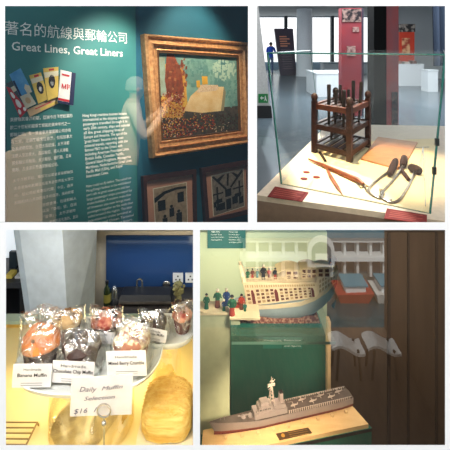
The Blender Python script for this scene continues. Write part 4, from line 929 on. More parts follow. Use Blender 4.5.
# main cabin wall (front + back), sheer follows hull
def wall_quad(uL0, vL0, uR0, vR0, uR1, vR1, uL1, vL1, dy=0): return [bp(uL0, vL0, dy), bp(uR0, vR0, dy), bp(uR1, vR1, dy), bp(uL1, vL1, dy)]
m = MB(); m.hexa([bp(247, 306, .0), bp(318, 297, .0), bp(318, 297, .062), bp(247, 306, .062)], [bp(243, 283, .0), bp(316, 283, .0), bp(316, 283, .062), bp(243, 283, .062)]); m.build('main_cabin', iv, bt)
m = MB(); m.hexa([bp(318, 297, .004), bp(338, 286, .02), bp(338, 286, .044), bp(318, 297, .060)], [bp(316, 279, .004), bp(340, 272, .02), bp(340, 272, .044), bp(316, 279, .060)]); m.build('stern_bulwark', iv, bt)
m = MB(); m.hexa([bp(243, 283, -.001), bp(247, 283, -.001), bp(247, 283, .063), bp(243, 283, .063)], [bp(239, 268, .02), bp(241.5, 268, .02), bp(241.5, 268, .04), bp(239, 268, .04)]); m.build('bow_post', iv, bt)
# panels and lattice on the visible side
lat = MB(); R = random.Random(2)
def fpt(a, b, dy=-.0012):  # a 0..1 along cabin, b 0..1 up
    u0 = 247 + (318 - 247) * a; v0 = 306 + (297 - 306) * a; u1 = 243 + (316 - 243) * a; v1 = 283
    return bp(u0 * (1 - b) + u1 * b, v0 * (1 - b) + v1 * b, dy)
def cell(mb, a0, a1, b0, b1, mi=0, dy=-.0012): mb.poly([fpt(a0, b0, dy), fpt(a1, b0, dy), fpt(a1, b1, dy), fpt(a0, b1, dy)], mi)
for i in range(15):
    a0 = .02 + i * .0655
    if i in (1, 6, 14): continue
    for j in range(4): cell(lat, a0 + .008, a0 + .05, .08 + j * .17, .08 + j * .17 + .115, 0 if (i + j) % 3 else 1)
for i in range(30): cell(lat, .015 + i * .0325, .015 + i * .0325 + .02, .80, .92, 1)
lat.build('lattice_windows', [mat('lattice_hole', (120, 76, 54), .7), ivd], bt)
dr = MB()
for a_ in (.105, .43, .93):
    po = [fpt(a_ - .026, .06, -.0018), fpt(a_ + .026, .06, -.0018), fpt(a_ + .026, .5, -.0018), fpt(a_ + .015, .66, -.0018), fpt(a_, .70, -.0018), fpt(a_ - .015, .66, -.0018), fpt(a_ - .026, .5, -.0018)]
    dr.poly(po)
dr.build('arched_doorways', rd, bt)
rb_ = MB()
for i in range(16):
    a_ = .02 + i * .064; p0 = fpt(a_, 0, -.002); p1 = fpt(a_, .95, -.002); rb_.tube([p0, p1], .0007, 4)
for b_ in (0.02, .75, .96): rb_.tube([fpt(0, b_, -.002), fpt(1, b_, -.002)], .0012, 4)
rb_.build('carved_ribs', iv, bt)
# stern openwork
so = MB()
for i in range(6):
    for j in range(3):
        a0 = .08 + i * .15; b0 = .12 + j * .28
        def sp(a, b): 
            u = 318 + 20 * a; vb_ = 297 - 11 * a; vt_ = 279 - 7 * a; return bp(u, vb_ * (1 - b) + vt_ * b, .004 + .016 * a - .0012)
        so.poly([sp(a0, b0), sp(a0 + .1, b0), sp(a0 + .1, b0 + .18), sp(a0, b0 + .18)])
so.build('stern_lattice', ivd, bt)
# upper deck floor, railing
m = MB(); m.hexa([bp(242, 283, -.002), bp(317, 280, -.002), bp(317, 280, .064), bp(242, 283, .064)], [bp(242, 282.4, -.002), bp(317, 279.4, -.002), bp(317, 279.4, .064), bp(242, 282.4, .064)]); m.build('upper_deck', iv, bt)
rl_ = MB()
for dy in (0, .062):
    rl_.tube([bp(243, 278.5, dy), bp(285, 277.5, dy), bp(317, 274, dy)], .0012, 5)
    for i in range(26): f_ = i / 25; rl_.tube([bp(243 + 74 * f_, 282.6 - 2.8 * f_, dy), bp(243 + 74 * f_, 278.5 - 4.2 * f_, dy)], .0006, 4)
rl_.build('railing', iv, bt)
# upper cabins with curved canopy
def ucab(u0, u1, vb, vt, nm, d0=.008, d1=.05):
    m = MB(); m.hexa([bp(u0, vb, d0), bp(u1, vb, d0), bp(u1, vb, d1), bp(u0, vb, d1)], [bp(u0, vt, d0), bp(u1, vt, d0), bp(u1, vt, d1), bp(u0, vt, d1)]); m.build(nm, iv, bt)
    w = MB(); nn = max(2, int((u1 - u0) / 4.5))
    for i in range(nn):
        for j in range(2):
            a0 = u0 + (u1 - u0) * (i + .18) / nn; a1 = u0 + (u1 - u0) * (i + .82) / nn; c0 = vb + (vt - vb) * (.12 + .45 * j); c1 = vb + (vt - vb) * (.45 + .45 * j)
            w.poly([bp(a0, c0, d0 - .0008), bp(a1, c0, d0 - .0008), bp(a1, c1, d0 - .0008), bp(a0, c1, d0 - .0008)])
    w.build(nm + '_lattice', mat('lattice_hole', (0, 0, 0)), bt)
ucab(286, 299, 281, 272, 'fore_upper_cabin'); ucab(302, 317, 280, 270, 'mid_upper_cabin'); ucab(318, 331, 279, 269.5, 'aft_upper_cabin')
def canopy(nm, u0, u1, vv, rise, d0, d1):
    m = MB(); N_ = 10; vs = []
    for dy in (d0, d1):
        for i in range(N_ + 1):
            f_ = i / N_; vs.append(bp(u0 + (u1 - u0) * f_, vv - rise * math.sin(PI * f_), dy))
        for i in range(N_ + 1):
            f_ = i / N_; vs.append(bp(u0 + (u1 - u0) * f_, vv - rise * math.sin(PI * f_) + .8, dy))
    n2 = N_ + 1; fs = []
    for i in range(N_): fs += [[i, i + 1, 2 * n2 + i + 1, 2 * n2 + i], [n2 + i, n2 + i + 1, 3 * n2 + i + 1, 3 * n2 + i], [i, i + 1, n2 + i + 1, n2 + i], [2 * n2 + i, 2 * n2 + i + 1, 3 * n2 + i + 1, 3 * n2 + i]]
    fs += [[0, n2, 3 * n2, 2 * n2], [N_, n2 + N_, 3 * n2 + N_, 2 * n2 + N_]]
    m.add(vs, fs); m.build(nm, mat('canopy_cream', (240, 218, 168), .6), bt)
canopy('fore_canopy', 277, 304, 273.5, 4.2, .003, .055); canopy('mid_canopy', 301, 318, 270.5, 2.6, .004, .055); canopy('aft_canopy', 317, 333, 270, 2.4, .006, .05)
m = MB()
for u in (279, 285): m.tube([bp(u, 281.5, .008), bp(u, 272.5, .008)], .0008, 5)
m.build('canopy_post', iv, bt)
# stern lantern / red pennant stack
m = MB(); m.tube([bp(336, 276, .03), bp(336, 262, .03)], .0012, 6); m.build('stern_staff', ivd, bt)
m = MB(); m.lathe([(0, 0), (.008, .001), (.012, .006), (.012, .011), (.006, .016), (0, .018)], bp(336, 267, .03), 14); m.lathe([(0, 0), (.007, 0), (.007, .008), (0, .009)], bp(333, 268, .022), 10); m.build('red_lantern', mat('lantern_red', (140, 62, 48), .6, c2=(180, 110, 90), scale=90), bt, True)
m = MB(); m.poly([bp(331, 306, 0), bp(337, 298, 0), bp(334, 309, 0)]); m.extr([bp(328, 301, .02), bp(335, 293, .02), bp(336.5, 297, .02), bp(330.5, 306, .02)], (0, .003, 0)); m.build('rudder', mat('hull_blue_grey', (0, 0, 0)), bt)
# mast seen in pale (small, at back)
# little figurines
def figurine(label, u, v, robe, jacket, hat, h=.047, ground=None, dy=0.0, bend=0.0, grp='tiny painted figures on the jetty'):
    base = onz(u, v, ground)
    t = thing('figurine', label, 'figurine', base, None, grp); b = base
    m = MB(); m.lathe([(0, 0), (h * .15, 0), (h * .13, h * .2), (h * .11, h * .45)], b, 12, 0, 1, .8); m.build('robe', robe, t, True)
    m = MB(); m.lathe([(h * .12, h * .40), (h * .14, h * .55), (h * .15, h * .72), (h * .06, h * .8), (0, h * .81)], b, 12, 0, 1, .75)
    for s_ in (-1, 1): m.tube([b + Vector((s_ * h * .13, 0, h * .72)), b + Vector((s_ * h * .2, -h * .06, h * .55)), b + Vector((s_ * h * .12, -h * .2, h * .5 + bend))], [h * .05, h * .045, h * .03], 6)
    m.build('jacket', jacket, t, True)
    m = MB(); m.ball(b + Vector((0, 0, h * .89)), h * .085, 8, (1, 1, 1.15)); m.build('head', mat('figure_skin', (206, 158, 120), .6), t, True)
    m = MB(); m.lathe([(h * .1, 0), (h * .085, h * .05), (h * .03, h * .09), (0, h * .095)], b + Vector((0, 0, h * .91)), 10); m.build('hat', hat, t, True)
fm = lambda n_, c: mat('fig_' + n_, c, .6)
fg, fr, fb, fw_, fk, fn_, fy_ = fm('green', (26, 96, 60)), fm('red', (178, 58, 34)), fm('blue', (30, 60, 120)), fm('white', (236, 226, 206)), fm('black', (34, 26, 30)), fm('brown', (120, 62, 40)), fm('teal', (24, 110, 100))
figurine('figurine in a green robe, leftmost on the jetty', 206.5, 308.5, fg, fg, fk, .046, ZJ)
figurine('tall green coated figurine with a white hat and red skirt', 217.5, 307, fn_, fg, fw_, .056, ZJ, bend=.012)
figurine('white hatted figurine in a blue coat at the back of the jetty', 226.5, 305, fb, fb, fw_, .052, ZJ)
figurine('small teal figurine crouching at the jetty edge', 224, 310.5, fg, fb, fw_, .034, ZJ)
figurine('green figurine with a black head and red skirt beside the boat', 232, 315, fr, fg, fk, .060, ZJ)
figurine('dark haired figurine in red seated near the boat\'s bow', 241.5, 309, fn_, fr, fk, .046, ZJ)
figurine('small green figurine right beside the bow', 245, 311, fg, fy_, fn_, .026, ZJ)
m = MB(); a = onz(233, 308, ZJ); m.box(a.x, a.x + .022, a.y, a.y + .012, ZJ, ZJ + .010); tag(m.build('red_bench', fr), 'small red bench between the figures on the jetty', 'bench')
zu = bp(250, 282.3).z
for lb, u, r_, j_, h_, hh in (('tiny green figure at the fore end of the upper deck', 248, fg, fg, fk, .030), ('tiny red figure on the upper deck beside the green one', 253, fr, fn_, fk, .030), ('white hatted tiny figure in dark dress on the upper deck', 264, fk, fk, fw_, .044), ('tiny green figure in the middle of the upper deck', 258, fy_, fg, fk, .026), ('tiny brown figure left of the curved canopy', 270, fn_, fr, fk, .028), ('tiny dark figure standing by the canopy posts', 276, fr, fk, fk, .034)):
    b0_ = bp(u, 282.4, .02 + .004 * (int(u) % 4)); zz = b0_.z
    o_ = figurine.__defaults__
    base = Vector((b0_.x, b0_.y, zu + .0006 * 0 + (.0026 * (u - 243) / 74 * 0)))
    # foot on deck plane
    fu = CX + base.x / base.y * F; fv = CY + (1.6 - base.z) / base.y * F
    figurine(lb, fu, fv, r_, j_, h_, hh, base.z + .0005 + (u - 243) / 74 * .009, grp='tiny figures on the boat deck')

# --- grey warship on its wooden base
ZW = .472
base_q = [onz(198, 450, ZW), onz(262, 446, ZW), onz(368.5, 424, ZW), onz(348, 401, ZW), onz(203, 430, ZW)]
base_q[0] = onz(201, 456, ZW)
wb_ = tag(MB().build('x', white) if False else (lambda mb: mb.build('model_base', mat('base_maple', (232, 196, 140), .5, c2=(222, 182, 124), scale=12, stretch=(1, 6, 1))))(MB().hexa([p - Vector((0, 0, .012)) for p in base_q], base_q)), 'pale wooden base board under the grey warship', 'base board')
gq = [p + (p - Vector((.12, 1.26, 0)) - Vector((0, 0, p.z))) * .03 for p in base_q]
m = MB(); m.hexa([Vector((p.x, p.y, ZF)) for p in gq], [Vector((p.x, p.y, ZW - .012)) for p in gq]); tag(m.build('green_plinth', grn), 'green plinth carrying the warship base board', 'plinth')
m = MB(); m.hexa([Vector((p.x, p.y, ZW - .022)) for p in [q_ + (q_ - Vector((.12, 1.26, q_.z))) * .035 for q_ in base_q]], [Vector((p.x, p.y, ZW - .0121)) for p in [q_ + (q_ - Vector((.12, 1.26, q_.z))) * .035 for q_ in base_q]]); tag(m.build('base_tray', mat('tray_black', (24, 22, 20), .5)), 'thin black tray edge beneath the pale base board', 'tray')
bow = onz(214, 436.5, ZW); ste = onz(350.5, 404.5, ZW)
ax_ = (ste - bow); LW = ax_.length; ax_.normalize(); ay_ = Vector((-ax_.y, ax_.x, 0))
MW = Matrix.Translation(bow) @ Matrix((ax_, ay_, Vector((0, 0, 1)))).transposed().to_4x4()
ws_ = thing('warship_model', 'grey warship model with lattice mast and red waterline', 'ship model', bow + ax_ * LW / 2, Matrix((ax_, ay_, Vector((0, 0, 1)))).transposed())
gy = mat('navy_grey', (150, 138, 134), .55, c2=(140, 128, 124), scale=30); gd_ = mat('deck_grey', (96, 84, 78), .7, c2=(82, 72, 66), scale=40); rw_ = mat('hull_red', (112, 36, 28), .6)
def beam(f_): return .0215 * min(1, (f_ / .30)) ** .65 * (1 if f_ < .9 else 1 - (f_ - .9) * 2.2)
NS = 22; hl = .004
def hullpart(z0, z1, k0, k1, name, mt):
    m = MB(MW); vs = []; 
    for i in range(NS + 1):
        f_ = i / NS; x0 = f_ * LW; fl_ = .010 * max(0, .25 - f_) / .25
        for s_, z_, k_ in ((-1, z0, k0), (-1, z1, k1), (1, z1, k1), (1, z0, k0)):
            xx = x0 - (.014 * (1 - f_ * 3) if f_ < .33 and z_ == z1 and z1 > .02 else 0); vs.append((xx, s_ * max(.0006, beam(f_) * k_), z_ + (fl_ if z_ == z1 and z1 > .02 else 0)))
    fs = [[i * 4 + k, i * 4 + (k + 1) % 4, (i + 1) * 4 + (k + 1) % 4, (i + 1) * 4 + k] for i in range(NS) for k in range(4)] + [[0, 1, 2, 3], [NS * 4 + k for k in range(4)]]
    m.add(vs, fs); return m.build(name, mt, ws_)
hullpart(.006, .016, .75, .93, 'red_bottom', rw_); hullpart(.016, .034, .93, 1.0, 'hull', gy); hullpart(.0341, .0349, .93, .94, 'deck', gd_)
def sb(name, f0, f1, w, z0, z1, mt=gy, y0=0, taper=1):
    m = MB(MW); x0, x1 = f0 * LW, f1 * LW; m.hexa([(x0, y0 - w, z0), (x1, y0 - w, z0), (x1, y0 + w, z0), (x0, y0 + w, z0)], [(x0 + (x1 - x0) * (1 - taper) / 2, y0 - w * taper, z1), (x1 - (x1 - x0) * (1 - taper) / 2, y0 - w * taper, z1), (x1 - (x1 - x0) * (1 - taper) / 2, y0 + w * taper, z1), (x0 + (x1 - x0) * (1 - taper) / 2, y0 + w * taper, z1)])
    return m.build(name, mt, ws_)
sb('superstructure', .27, .50, .017, .0345, .050); sb('bridge', .30, .40, .015, .050, .064, taper=.92); sb('bridge_top', .315, .375, .011, .064, .074, taper=.9); sb('aft_house', .41, .49, .013, .050, .060)
sb('funnel', .455, .482, .007, .060, .086, gy, 0, .8); sb('funnel_cap', .457, .480, .006, .086, .089, mat('funnel_black', (40, 34, 34), .6))
m = MB(MW)
for k in range(8): m.box((.305 + k * .0115) * LW, (.305 + k * .0115 + .007) * LW, -.0156, -.0148, .056, .060)
m.build('bridge_windows', mat('win_dark', (40, 40, 46), .3), ws_)
# lattice mast
m = MB(MW); xm = .40 * LW
for s_ in ((-1, -1), (1, -1), (1, 1), (-1, 1)): m.tube([(xm + s_[0] * .007, s_[1] * .007, .062), (xm + s_[0] * .002, s_[1] * .002, .108)], .0009, 5)
for k in range(4):
    z = .068 + k * .01; w = .0065 - k * .0011
    m.tube([(xm - w, -w, z), (xm + w, -w, z + .008)], .0006, 4); m.tube([(xm + w, -w, z), (xm - w, -w, z + .008)], .0006, 4); m.tube([(xm - w, w, z), (xm - w, -w, z + .008)], .0006, 4)
m.tube([(xm, 0, .10), (xm, 0, .138)], [.0014, .0006], 6); m.tube([(xm - .012, -.008, .108), (xm + .012, .008, .108)], .0009, 5); m.tube([(xm - .016, -.012, .118), (xm + .016, .012, .118)], .0009, 5); m.tube([(xm - .008, -.006, .128), (xm + .008, .006, .128)], .0007, 5)
m.build('mast', mat('mast_pale', (196, 180, 168), .5), ws_)
m = MB(MW); m.box(xm - .012, xm + .010, -.0035, -.0015, .112, .120); m.ball((xm, -.003, .127), .004, 8); m.build('radar', mat('mast_pale', (0, 0, 0)), ws_)
for f_ in (.20, .25):
    m = MB(MW); x = f_ * LW; m.lathe([(0, 0), (.007, 0), (.0065, .005), (.004, .008), (0, .009)], (x, 0, .0348), 12); m.tube([(x, -.0015, .040), (x - .016, -.0015, .043)], .0009, 5); m.tube([(x, .0015, .040), (x - .016, .0015, .043)], .0009, 5); m.build('gun_turret', gy, ws_, True)
R = random.Random(8)
m = MB(MW)
for k in range(26):
    f_ = R.uniform(.28, .48); y_ = R.choice([-1, 1]) * R.uniform(.006, .016); z_ = .0505; w = R.uniform(.0015, .0035); m.box(f_ * LW, f_ * LW + w, y_ - w / 2, y_ + w / 2, z_, z_ + R.uniform(.004, .014))
m.build('deck_fittings', gy, ws_)
# aft flight deck clutter: raised deck, aircraft and stanchions
sb('flight_deck', .50, .985, .0185, .0350, .040, gd_)
m = MB(MW)
for k in range(30):
    f_ = .51 + k * .0157
    for s_ in (-1, 1): m.box(f_ * LW, f_ * LW + .0022, s_ * .0197 - .0008, s_ * .0197 + .0008, .0345, .0435)
m.tube([(.505 * LW, -.0197, .0435), (.98 * LW, -.0197, .0435)], .0006, 4); m.tube([(.505 * LW, .0197, .0435), (.98 * LW, .0197, .0435)], .0006, 4)
m.build('deck_railing', mat('mast_pale', (0, 0, 0)), ws_)
for k, f_ in enumerate((.56, .63, .70, .77, .84, .91)):
    m = MB(MW); x = f_ * LW; y_ = (-.006, .006)[k % 2]
    m.tube([(x - .011, y_, .0435), (x - .004, y_, .045), (x + .012, y_, .045)], [.0012, .003, .0008], 8); m.tube([(x - .002, y_ - .010, .0455), (x - .002, y_ + .010, .0455)], .0011, 5); m.box(x + .010, x + .012, y_ - .0005, y_ + .0005, .045, .050)
    for s_ in (-.004, .004): m.tube([(x, y_ + s_, .040), (x, y_ + s_ * .3, .044)], .0006, 4)
    m.build('deck_aircraft', mat('aircraft_pale', (186, 170, 158), .5), ws_)
m = MB(MW)
for k in range(5): m.tube([((.53 + k * .1) * LW, .012, .040), ((.55 + k * .1) * LW, -.004, .054)], .0008, 4)
m.build('crane_boom', gy, ws_)
for f_ in (.07, .045):
    m = MB(MW); m.tube([(f_ * LW, 0, .038), (f_ * LW, 0, .052)], .0006, 4); m.build('jack_staff', gy, ws_)
for k in range(9):
    f_ = .07 + k * .108
    m = MB(MW); x = f_ * LW; y_ = -beam(max(.05, f_)) * .75 - .007
    m.box(x - .004, x + .004, y_ - .005, y_ + .004, 0, .007); m.build('cradle_block', mat('block_wood', (238, 206, 150), .6), ws_)
    m = MB(MW); m.box(x - .002, x + .002, -beam(max(.05, f_)) * .6, beam(max(.05, f_)) * .6, 0, .0065); m.build('cradle_bar', mat('block_wood', (0, 0, 0)), ws_)
# plaque
pq = thing('brass_plaque', 'dark brass plaque with a gold crest on the base board', 'plaque', onz(293, 434, ZW))
def pz(u, v, d_=.003): return onz(u, v, ZW) + Vector((0, 0, d_))
m = MB(); m.extr([pz(276, 434.5, 0), pz(308, 428.5, 0), pz(312, 433.5, 0), pz(279.5, 440.5, 0)], (0, 0, .003)); m.build('plate', mat('plaque_dark', (90, 66, 36), .4, .5), pq)
m = MB(); m.lathe([(.0055, 0), (.0055, .0008), (0, .0009)], pz(283, 436.5, .003), 16); m.build('crest', mat('plaque_gold', (214, 166, 70), .35, .7), pq)
m = MB()
for k in range(3): 
    v = 433 + k * 1.9; a_, b_ = pz(288 + k * .8, v + .8, .0033), pz(307 + k * .8, v - 2.6, .0033); w_ = Vector((0, -.0008, 0)); m.poly([a_, b_, b_ + w_, a_ + w_])
m.build('lettering', mat('plaque_gold', (0, 0, 0)), pq)
# captions on the walls
cp_ = thing('museum_caption', 'green caption panel high on the sage wall', 'label', at(226, 248, YB - .01))
a = at(207.5, 226, YB); b = at(245.5, 247.5, YB)
m = MB(); m.box(a.x, b.x, YB - .008, YB, b.z, a.z); m.build('plate', mat('caption_green', (10, 92, 84), .6), cp_)
m = MB(); yy = YB - .009
for u0, v0, n_ in ((211, 232.5, 4), (229, 232.5, 5)):
    for k in range(n_):
        p = at(u0, v0 + k * 2.6, yy); q2 = at(u0 + (9 if k == 0 else 12.5 - (k % 2) * 1.5), v0 + k * 2.6, yy)
        s_ = ['畫舫', 'Flower Boat', 'carved ivory model', 'Guangzhou', 'China'][k] if u0 < 220 else ['Flower boat', 'A model of a pleasure', 'boat once seen on the', 'Pearl River, carved', 'with lattice cabins'][k]
        text_mb(m, s_, p, q2, (0, 0, 1), .0075)
m.build('lettering', wht, cp_)
for lb, u0, u1, lines in (('left small caption on the green box', 264, 281, ('Warship model', 'scale 1:700')), ('right small caption on the green box', 284, 301, ('Pleasure boat', 'carved model', 'with figures'))):
    t = thing('small_caption', lb, 'label', at(u0, 348, yg - .003), None, 'small captions on the green box')
    a = at(u0 - 1, 337.5, yg); b = at(u1 + 1, 348, yg); m = MB(); m.box(a.x, b.x, yg - .003, yg, b.z, a.z); m.build('plate', mat('caption_green2', (14, 116, 98), .6), t)
    m = MB()
    for k, s_ in enumerate(lines): text_mb(m, s_, at(u0, 341 + k * 2.8, yg - .004), at(u1 - 3 * (k % 2), 341 + k * 2.8, yg - .004), (0, 0, 1), .008)
    m.build('lettering', wht, t)

# ============================================================ vitrine glass (flush in two openings)
def open_pane(key, label, m_):
    u0, u1, v0, v1 = OPEN[key]; a = at(u0, v0, YP); b = at(u1, v1, YP)
    m = MB(); m.add([(a.x, YP + .0002, b.z), (b.x, YP + .0002, b.z), (b.x, YP + .0002, a.z), (a.x, YP + .0002, a.z)], [[0, 1, 2, 3]])
    return struct(m, 'window_%s' % label, m_)
open_pane('tl', '5', glass('vitrine_glass_a', .15)); open_pane('br', '6', glass('vitrine_glass_b', .20, (.97, .99, 1)))

# ============================================================ outside world behind the viewer, seen only as reflections
def mir(u, v, y): p = at(u, v, y); return Vector((p.x, 2 * YP - p.y, p.z))
def my(y): return 2 * YP - y
ZD = -2.3
m = MB(); m.box(-6, 6, my(5.8), YP, ZD - .2, ZD); struct(m, 'floor_deck', mat('deck_timber', (96, 76, 58), .6, c2=(70, 56, 44), scale=4, stretch=(8, 1, 1)))
m = MB(); m.box(-60, 60, -70, my(5.9), -12.3, -12); wa = m.build('harbour_water', mat('harbour_water', (20, 60, 72), .12, c2=(30, 76, 84), scale=.7, bump=.4)); tag(wa, 'dark teal harbour water reflected in the vitrine glass', 'water', kind='structure')
# the ferry pier
YV = 24.0
pr = thing('ferry_pier', 'white ferry pier with an arched gable reflected in the glass', 'building', (mir(315, 285, YV).x, my(YV), -12))
pwt = mat('pier_white', (226, 232, 232), .7); pgl = mat('pier_glass', (50, 92, 110), .2); prf = mat('pier_roof', (80, 140, 160), .6)
def pb(name, u0, u1, v0, v1, d0, d1, mt, par=pr):
    a = mir(u0, v0, YV); b = mir(u1, v1, YV); m = MB(); m.box(a.x, b.x, my(YV) - d1, my(YV) - d0, b.z, a.z); return m.build(name, mt, par)
pb('base', 240, 392, 276, 288, 0, 3, mat('pier_base', (70, 90, 96), .7)); pb('glazed_wall', 240, 392, 240, 276, .3, 3, pgl)
pb('roof', 238, 394, 226, 234, -.5, 3.5, prf); pb('fascia', 238, 394, 234, 240, -.3, .3, pwt); pb('balcony', 240, 392, 254, 258, -.4, .3, pwt)
for u in (243, 256, 269, 282, 295, 308, 330, 343, 356, 369, 382, 389): pb('pillar', u, u + 2.6, 240, 276, -.1, .3, pwt)
m = MB(); P = []
for i in range(13): a_ = PI * i / 12; P.append((319 - 13 * math.cos(a_), 246 - 15 * math.sin(a_)))
P = [(306, 262)] + P + [(332, 262)]
m.extr([mir(u, v, YV) + Vector((0, .55, 0)) for u, v in P], (0, -.3, 0)); m.build('arched_gable', pwt, pr)
m = MB(); P = [(309.5, 258)] + [(319 - 9.5 * math.cos(PI * i / 12), 247 - 10 * math.sin(PI * i / 12)) for i in range(13)] + [(328.5, 258)]
m.extr([mir(u, v, YV) + Vector((0, .62, 0)) for u, v in P], (0, -.05, 0)); m.build('gable_window', pgl, pr)
m = MB(); m.extr([mir(u, v, YV) + Vector((0, .7, 0)) for u, v in ((313, 248), (325, 248), (325, 254), (313, 254))], (0, -.05, 0)); m.build('gable_sign', pwt, pr)
# boats
def boat(label, u0, u1, v, hullm, grp='small boats moored in front of the pier'):
    yb = 22.6; x0 = mir(u0, v, yb).x; x1 = mir(u1, v, yb).x; L_ = x1 - x0; z0 = -12.0
    t = thing('sampan_boat', label, 'boat', ((x0 + x1) / 2, my(yb), z0), None, grp)
    m = MB(); m.hexa([(x0 + L_ * .12, my(yb) - .5, z0), (x1 - L_ * .12, my(yb) - .5, z0), (x1 - L_ * .12, my(yb) + .5, z0), (x0 + L_ * .12, my(yb) + .5, z0)], [(x0, my(yb) - .7, z0 + .55), (x1, my(yb) - .7, z0 + .6), (x1, my(yb) + .7, z0 + .6), (x0, my(yb) + .7, z0 + .55)]); m.build('hull', hullm, t)
    m = MB(); m.box(x0 + L_ * .25, x1 - L_ * .2, my(yb) - .5, my(yb) + .5, z0 + .55, z0 + .9); m.build('cabin', pwt, t)
    m = MB(); m.box(x0 + L_ * .2, x1 - L_ * .15, my(yb) - .6, my(yb) + .6, z0 + .9, z0 + .98); m.build('roof', prf, t)
boat('red hulled boat moored in front of the reflected pier', 334, 370, 287, mat('boat_red', (170, 50, 36), .6))
boat('white hulled boat moored right of the red one', 372, 396, 287, mat('boat_white', (210, 210, 205), .6))
m = MB(); m.box(2.2, 2.35, my(5.8), my(1.6), ZD, 3.2); struct(m, 'wall_terrace', brown)
# two white outdoor loungers on the deck
def seat(label, uc):
    yv = 5.2 * 1.0; pc_ = mir(uc, 0, 5.0); t = thing('lounge_seat', label, 'seat', (pc_.x, my(5.0), ZD), None, 'white curved lounge seats on the deck')
    m = MB(); N_ = 12; vs = []; k = .19
    for s_ in (-.13, .13):
        for dz in (0, -.03):
            for i in range(N_ + 1):
                f_ = i / N_; vs.append((pc_.x - k + 2 * k * f_, my(5.0) + s_, ZD + .36 + dz + .05 * math.sin(f_ * PI * 1.6 + .4)))
    n2 = N_ + 1; fs = []
    for i in range(N_): fs += [[i, i + 1, 2 * n2 + i + 1, 2 * n2 + i], [n2 + i, n2 + i + 1, 3 * n2 + i + 1, 3 * n2 + i], [i, i + 1, n2 + i + 1, n2 + i], [2 * n2 + i, 2 * n2 + i + 1, 3 * n2 + i + 1, 3 * n2 + i]]
    m.add(vs, fs); m.build('seat', mat('seat_white', (235, 236, 232), .5), t)
    for sx in (-1, 1):
        for sy in (-1, 1): m = MB(); m.tube([(pc_.x + sx * k * .75, my(5.0) + sy * .11, ZD), (pc_.x + sx * k * .6, my(5.0) + sy * .10, ZD + .34)], .016, 6); m.build('leg', mat('seat_leg', (50, 48, 46), .5), t)
seat('left white curved lounge seat reflected in the vitrine', 346); seat('right white curved lounge seat reflected in the vitrine', 381)
# added dark screen, keeps the bright sky out of the upper pane's reflection
hb0 = mir(-30, 4, 14); hb1 = mir(262, 222, 14)
m = MB(); m.box(hb0.x, hb1.x, my(14), my(13.9), hb1.z, hb0.z + 2.2); struct(m, 'wall_sky_screen', mat('sky_screen', (26, 46, 58), .8))
b0 = mir(9, 132, 8); b1 = mir(56, 176, 8); kt = thing('beige_kiosk', 'beige kiosk reflected in the glass behind the Chinese text', 'kiosk', (b0.x, my(8), b1.z - 1.5))
m = MB(); m.box(b0.x + .35, b1.x, my(8), my(7.4), b1.z - 2.5, b0.z); m.build('body', mat('kiosk_beige', (226, 200, 170), .8), kt)
m = MB(); m.box(b0.x, b0.x + .35, my(8), my(7.4), b1.z - 2.5, b0.z - .35); m.build('side_wing', mat('kiosk_beige', (0, 0, 0)), kt)
# the visitor whose reflection stands at the picture frame
pv = mir(127, 0, 4.1); pv.z = zr(84, 4.1) - 1.66 * 1.0
m = MB(); m.box(-3, -.30, my(4.6), my(3.4), pv.z - .12, pv.z); struct(m, 'floor_walkway', mat('walkway', (40, 48, 52), .8))
person('person', 'person in a pale coat raising a phone, reflected beside the painting', pv, PI * .5 - .3, 1.75, mat('coat_pale', (222, 192, 164), .8), mat('trouser_blue', (70, 90, 120), .8), mat('skin', (0, 0, 0)), mat('hair_grey', (150, 140, 130), .7), lean=.10)

# ============================================================ light
w = bpy.data.worlds.new('world'); S.world = w; w.use_nodes = True
bg = w.node_tree.nodes['Background']; bg.inputs[0].default_value = (.97, .99, 1.0, 1); bg.inputs[1].default_value = 1.5
light('AREA', 'front_wall_fill', (0, -.6, 3.6), 50, (1, 1, 1), (0, .5, 1.2), 2.4, .5)  # added light out of view, whitens the front wall
light('SUN', 'sun', (0, 5, 20), 6, (1, .95, .88), (0, -10, 0))
# history wall
pL = tp(118, -22) + nv * .75
light('SPOT', 'panel_spot', pL, 120, (1, .95, .80), tp(108, 84), .05, angle=.86, blend=.8)
pL = tp(192, -40) + nv * .6
light('SPOT', 'painting_spot', pL, 240, (1, .86, .62), tp(196, 80), .05, angle=1.1, blend=.7)
light('AREA', 'history_fill', (-1.0, 1.4, 2.8), 15, (.8, .92, 1), tp(120, 150), 1.0)
light('SPOT', 'photo_spot', tp(215, 60) + nv * .8, 120, (1, .82, .66), tp(205, 200), .05, angle=.9, blend=.8)
# gallery
light('SPOT', 'case_spot', (.75, 3.2, 3.2), 540, (1, .76, .44), on(375, 165), .06, angle=.62, blend=.7)
light('AREA', 'gallery_ceiling', (4.5, 11, 3.3), 720, (.92, .96, 1), (4.5, 11, 0), 6)
light('AREA', 'gallery_front', (.9, 1.3, 3.0), 22, (1, .96, .9), (1.2, 3, 0), 1.0)
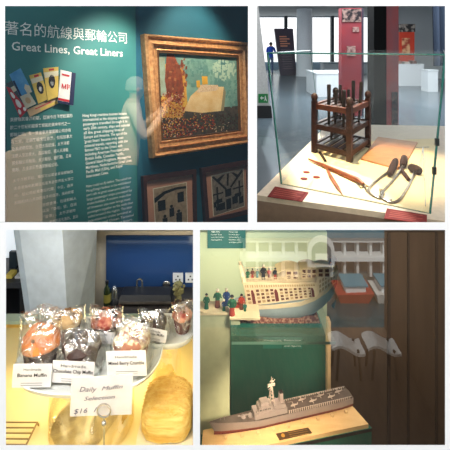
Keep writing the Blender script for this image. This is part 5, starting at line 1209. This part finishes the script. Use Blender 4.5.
# cafe
light('AREA', 'cafe_ceiling', (-.55, 1.2, .96), 1.0, (1, .97, .93), (-.6, 1.9, .3), .3)
light('AREA', 'cafe_window_light', (-1.2, 1.2, .7), 1.3, (.82, .92, 1), (-.3, 1.4, .4), .5)
light('AREA', 'counter_lamp', (-.30, .97, .975), .7, (1, .78, .36), (-.25, .72, .88), .3, .05)
light('SPOT', 'cake_lamp', (-.13, .66, 1.18), .9, (1, .80, .42), (-.115, .80, .9), .03, angle=1.0, blend=.6)
light('AREA', 'splash_lamp', (-.40, 1.70, .70), .35, (.8, .9, 1), (-.4, 1.82, .5), .5, .1)
light('AREA', 'counter_front_fill', (-.30, .58, 1.30), 1.5, (1, .96, .9), (-.27, .82, 1.0), .25, .05)  # unseen fill, added to brighten the wrapped muffins
# vitrine
light('SPOT', 'boat_spot', (.18, 1.0, 1.12), 19, (1, .86, .64), (.08, 1.32, .80), .07, angle=.95, blend=.7)
light('SPOT', 'warship_spot', (.15, 1.05, .68), 9, (1, .78, .52), (.14, 1.27, .47), .03, angle=1.6, blend=.7)
light('AREA', 'vitrine_wall_lamp', (-.02, 1.55, .74), 1.8, (1, .94, .78), (.02, 1.86, .6), .3)

light('AREA', 'vitrine_right_fill', (.62, 1.25, .80), 3.2, (1, .86, .7), (.75, 1.86, .3), .4)  # fill added without a fixture, lifts the dark timber side
light('SPOT', 'visitor_fill', (-.9, -1.6, 3.2), 500, (1, .93, .85), (-.9, -3.1, .6), .2, angle=1.0)  # added light, strengthens the visitor's reflection in the pane
# ============================================================ camera
cam = bpy.data.cameras.new('camera'); co = bpy.data.objects.new('camera', cam); COL.objects.link(co)
cam.sensor_width = 36; cam.sensor_fit = 'HORIZONTAL'; cam.lens = 36 * F / 450; cam.shift_y = (CY - 225) / 450.0
cam.clip_start = .02; cam.clip_end = 300
co.location = EYE; co.rotation_euler = (PI / 2, 0, 0)
S.camera = co
S.view_settings.view_transform = 'Standard'; S.view_settings.look = 'None'; S.view_settings.exposure = 0; S.view_settings.gamma = 1
S.view_settings.use_curve_mapping = False
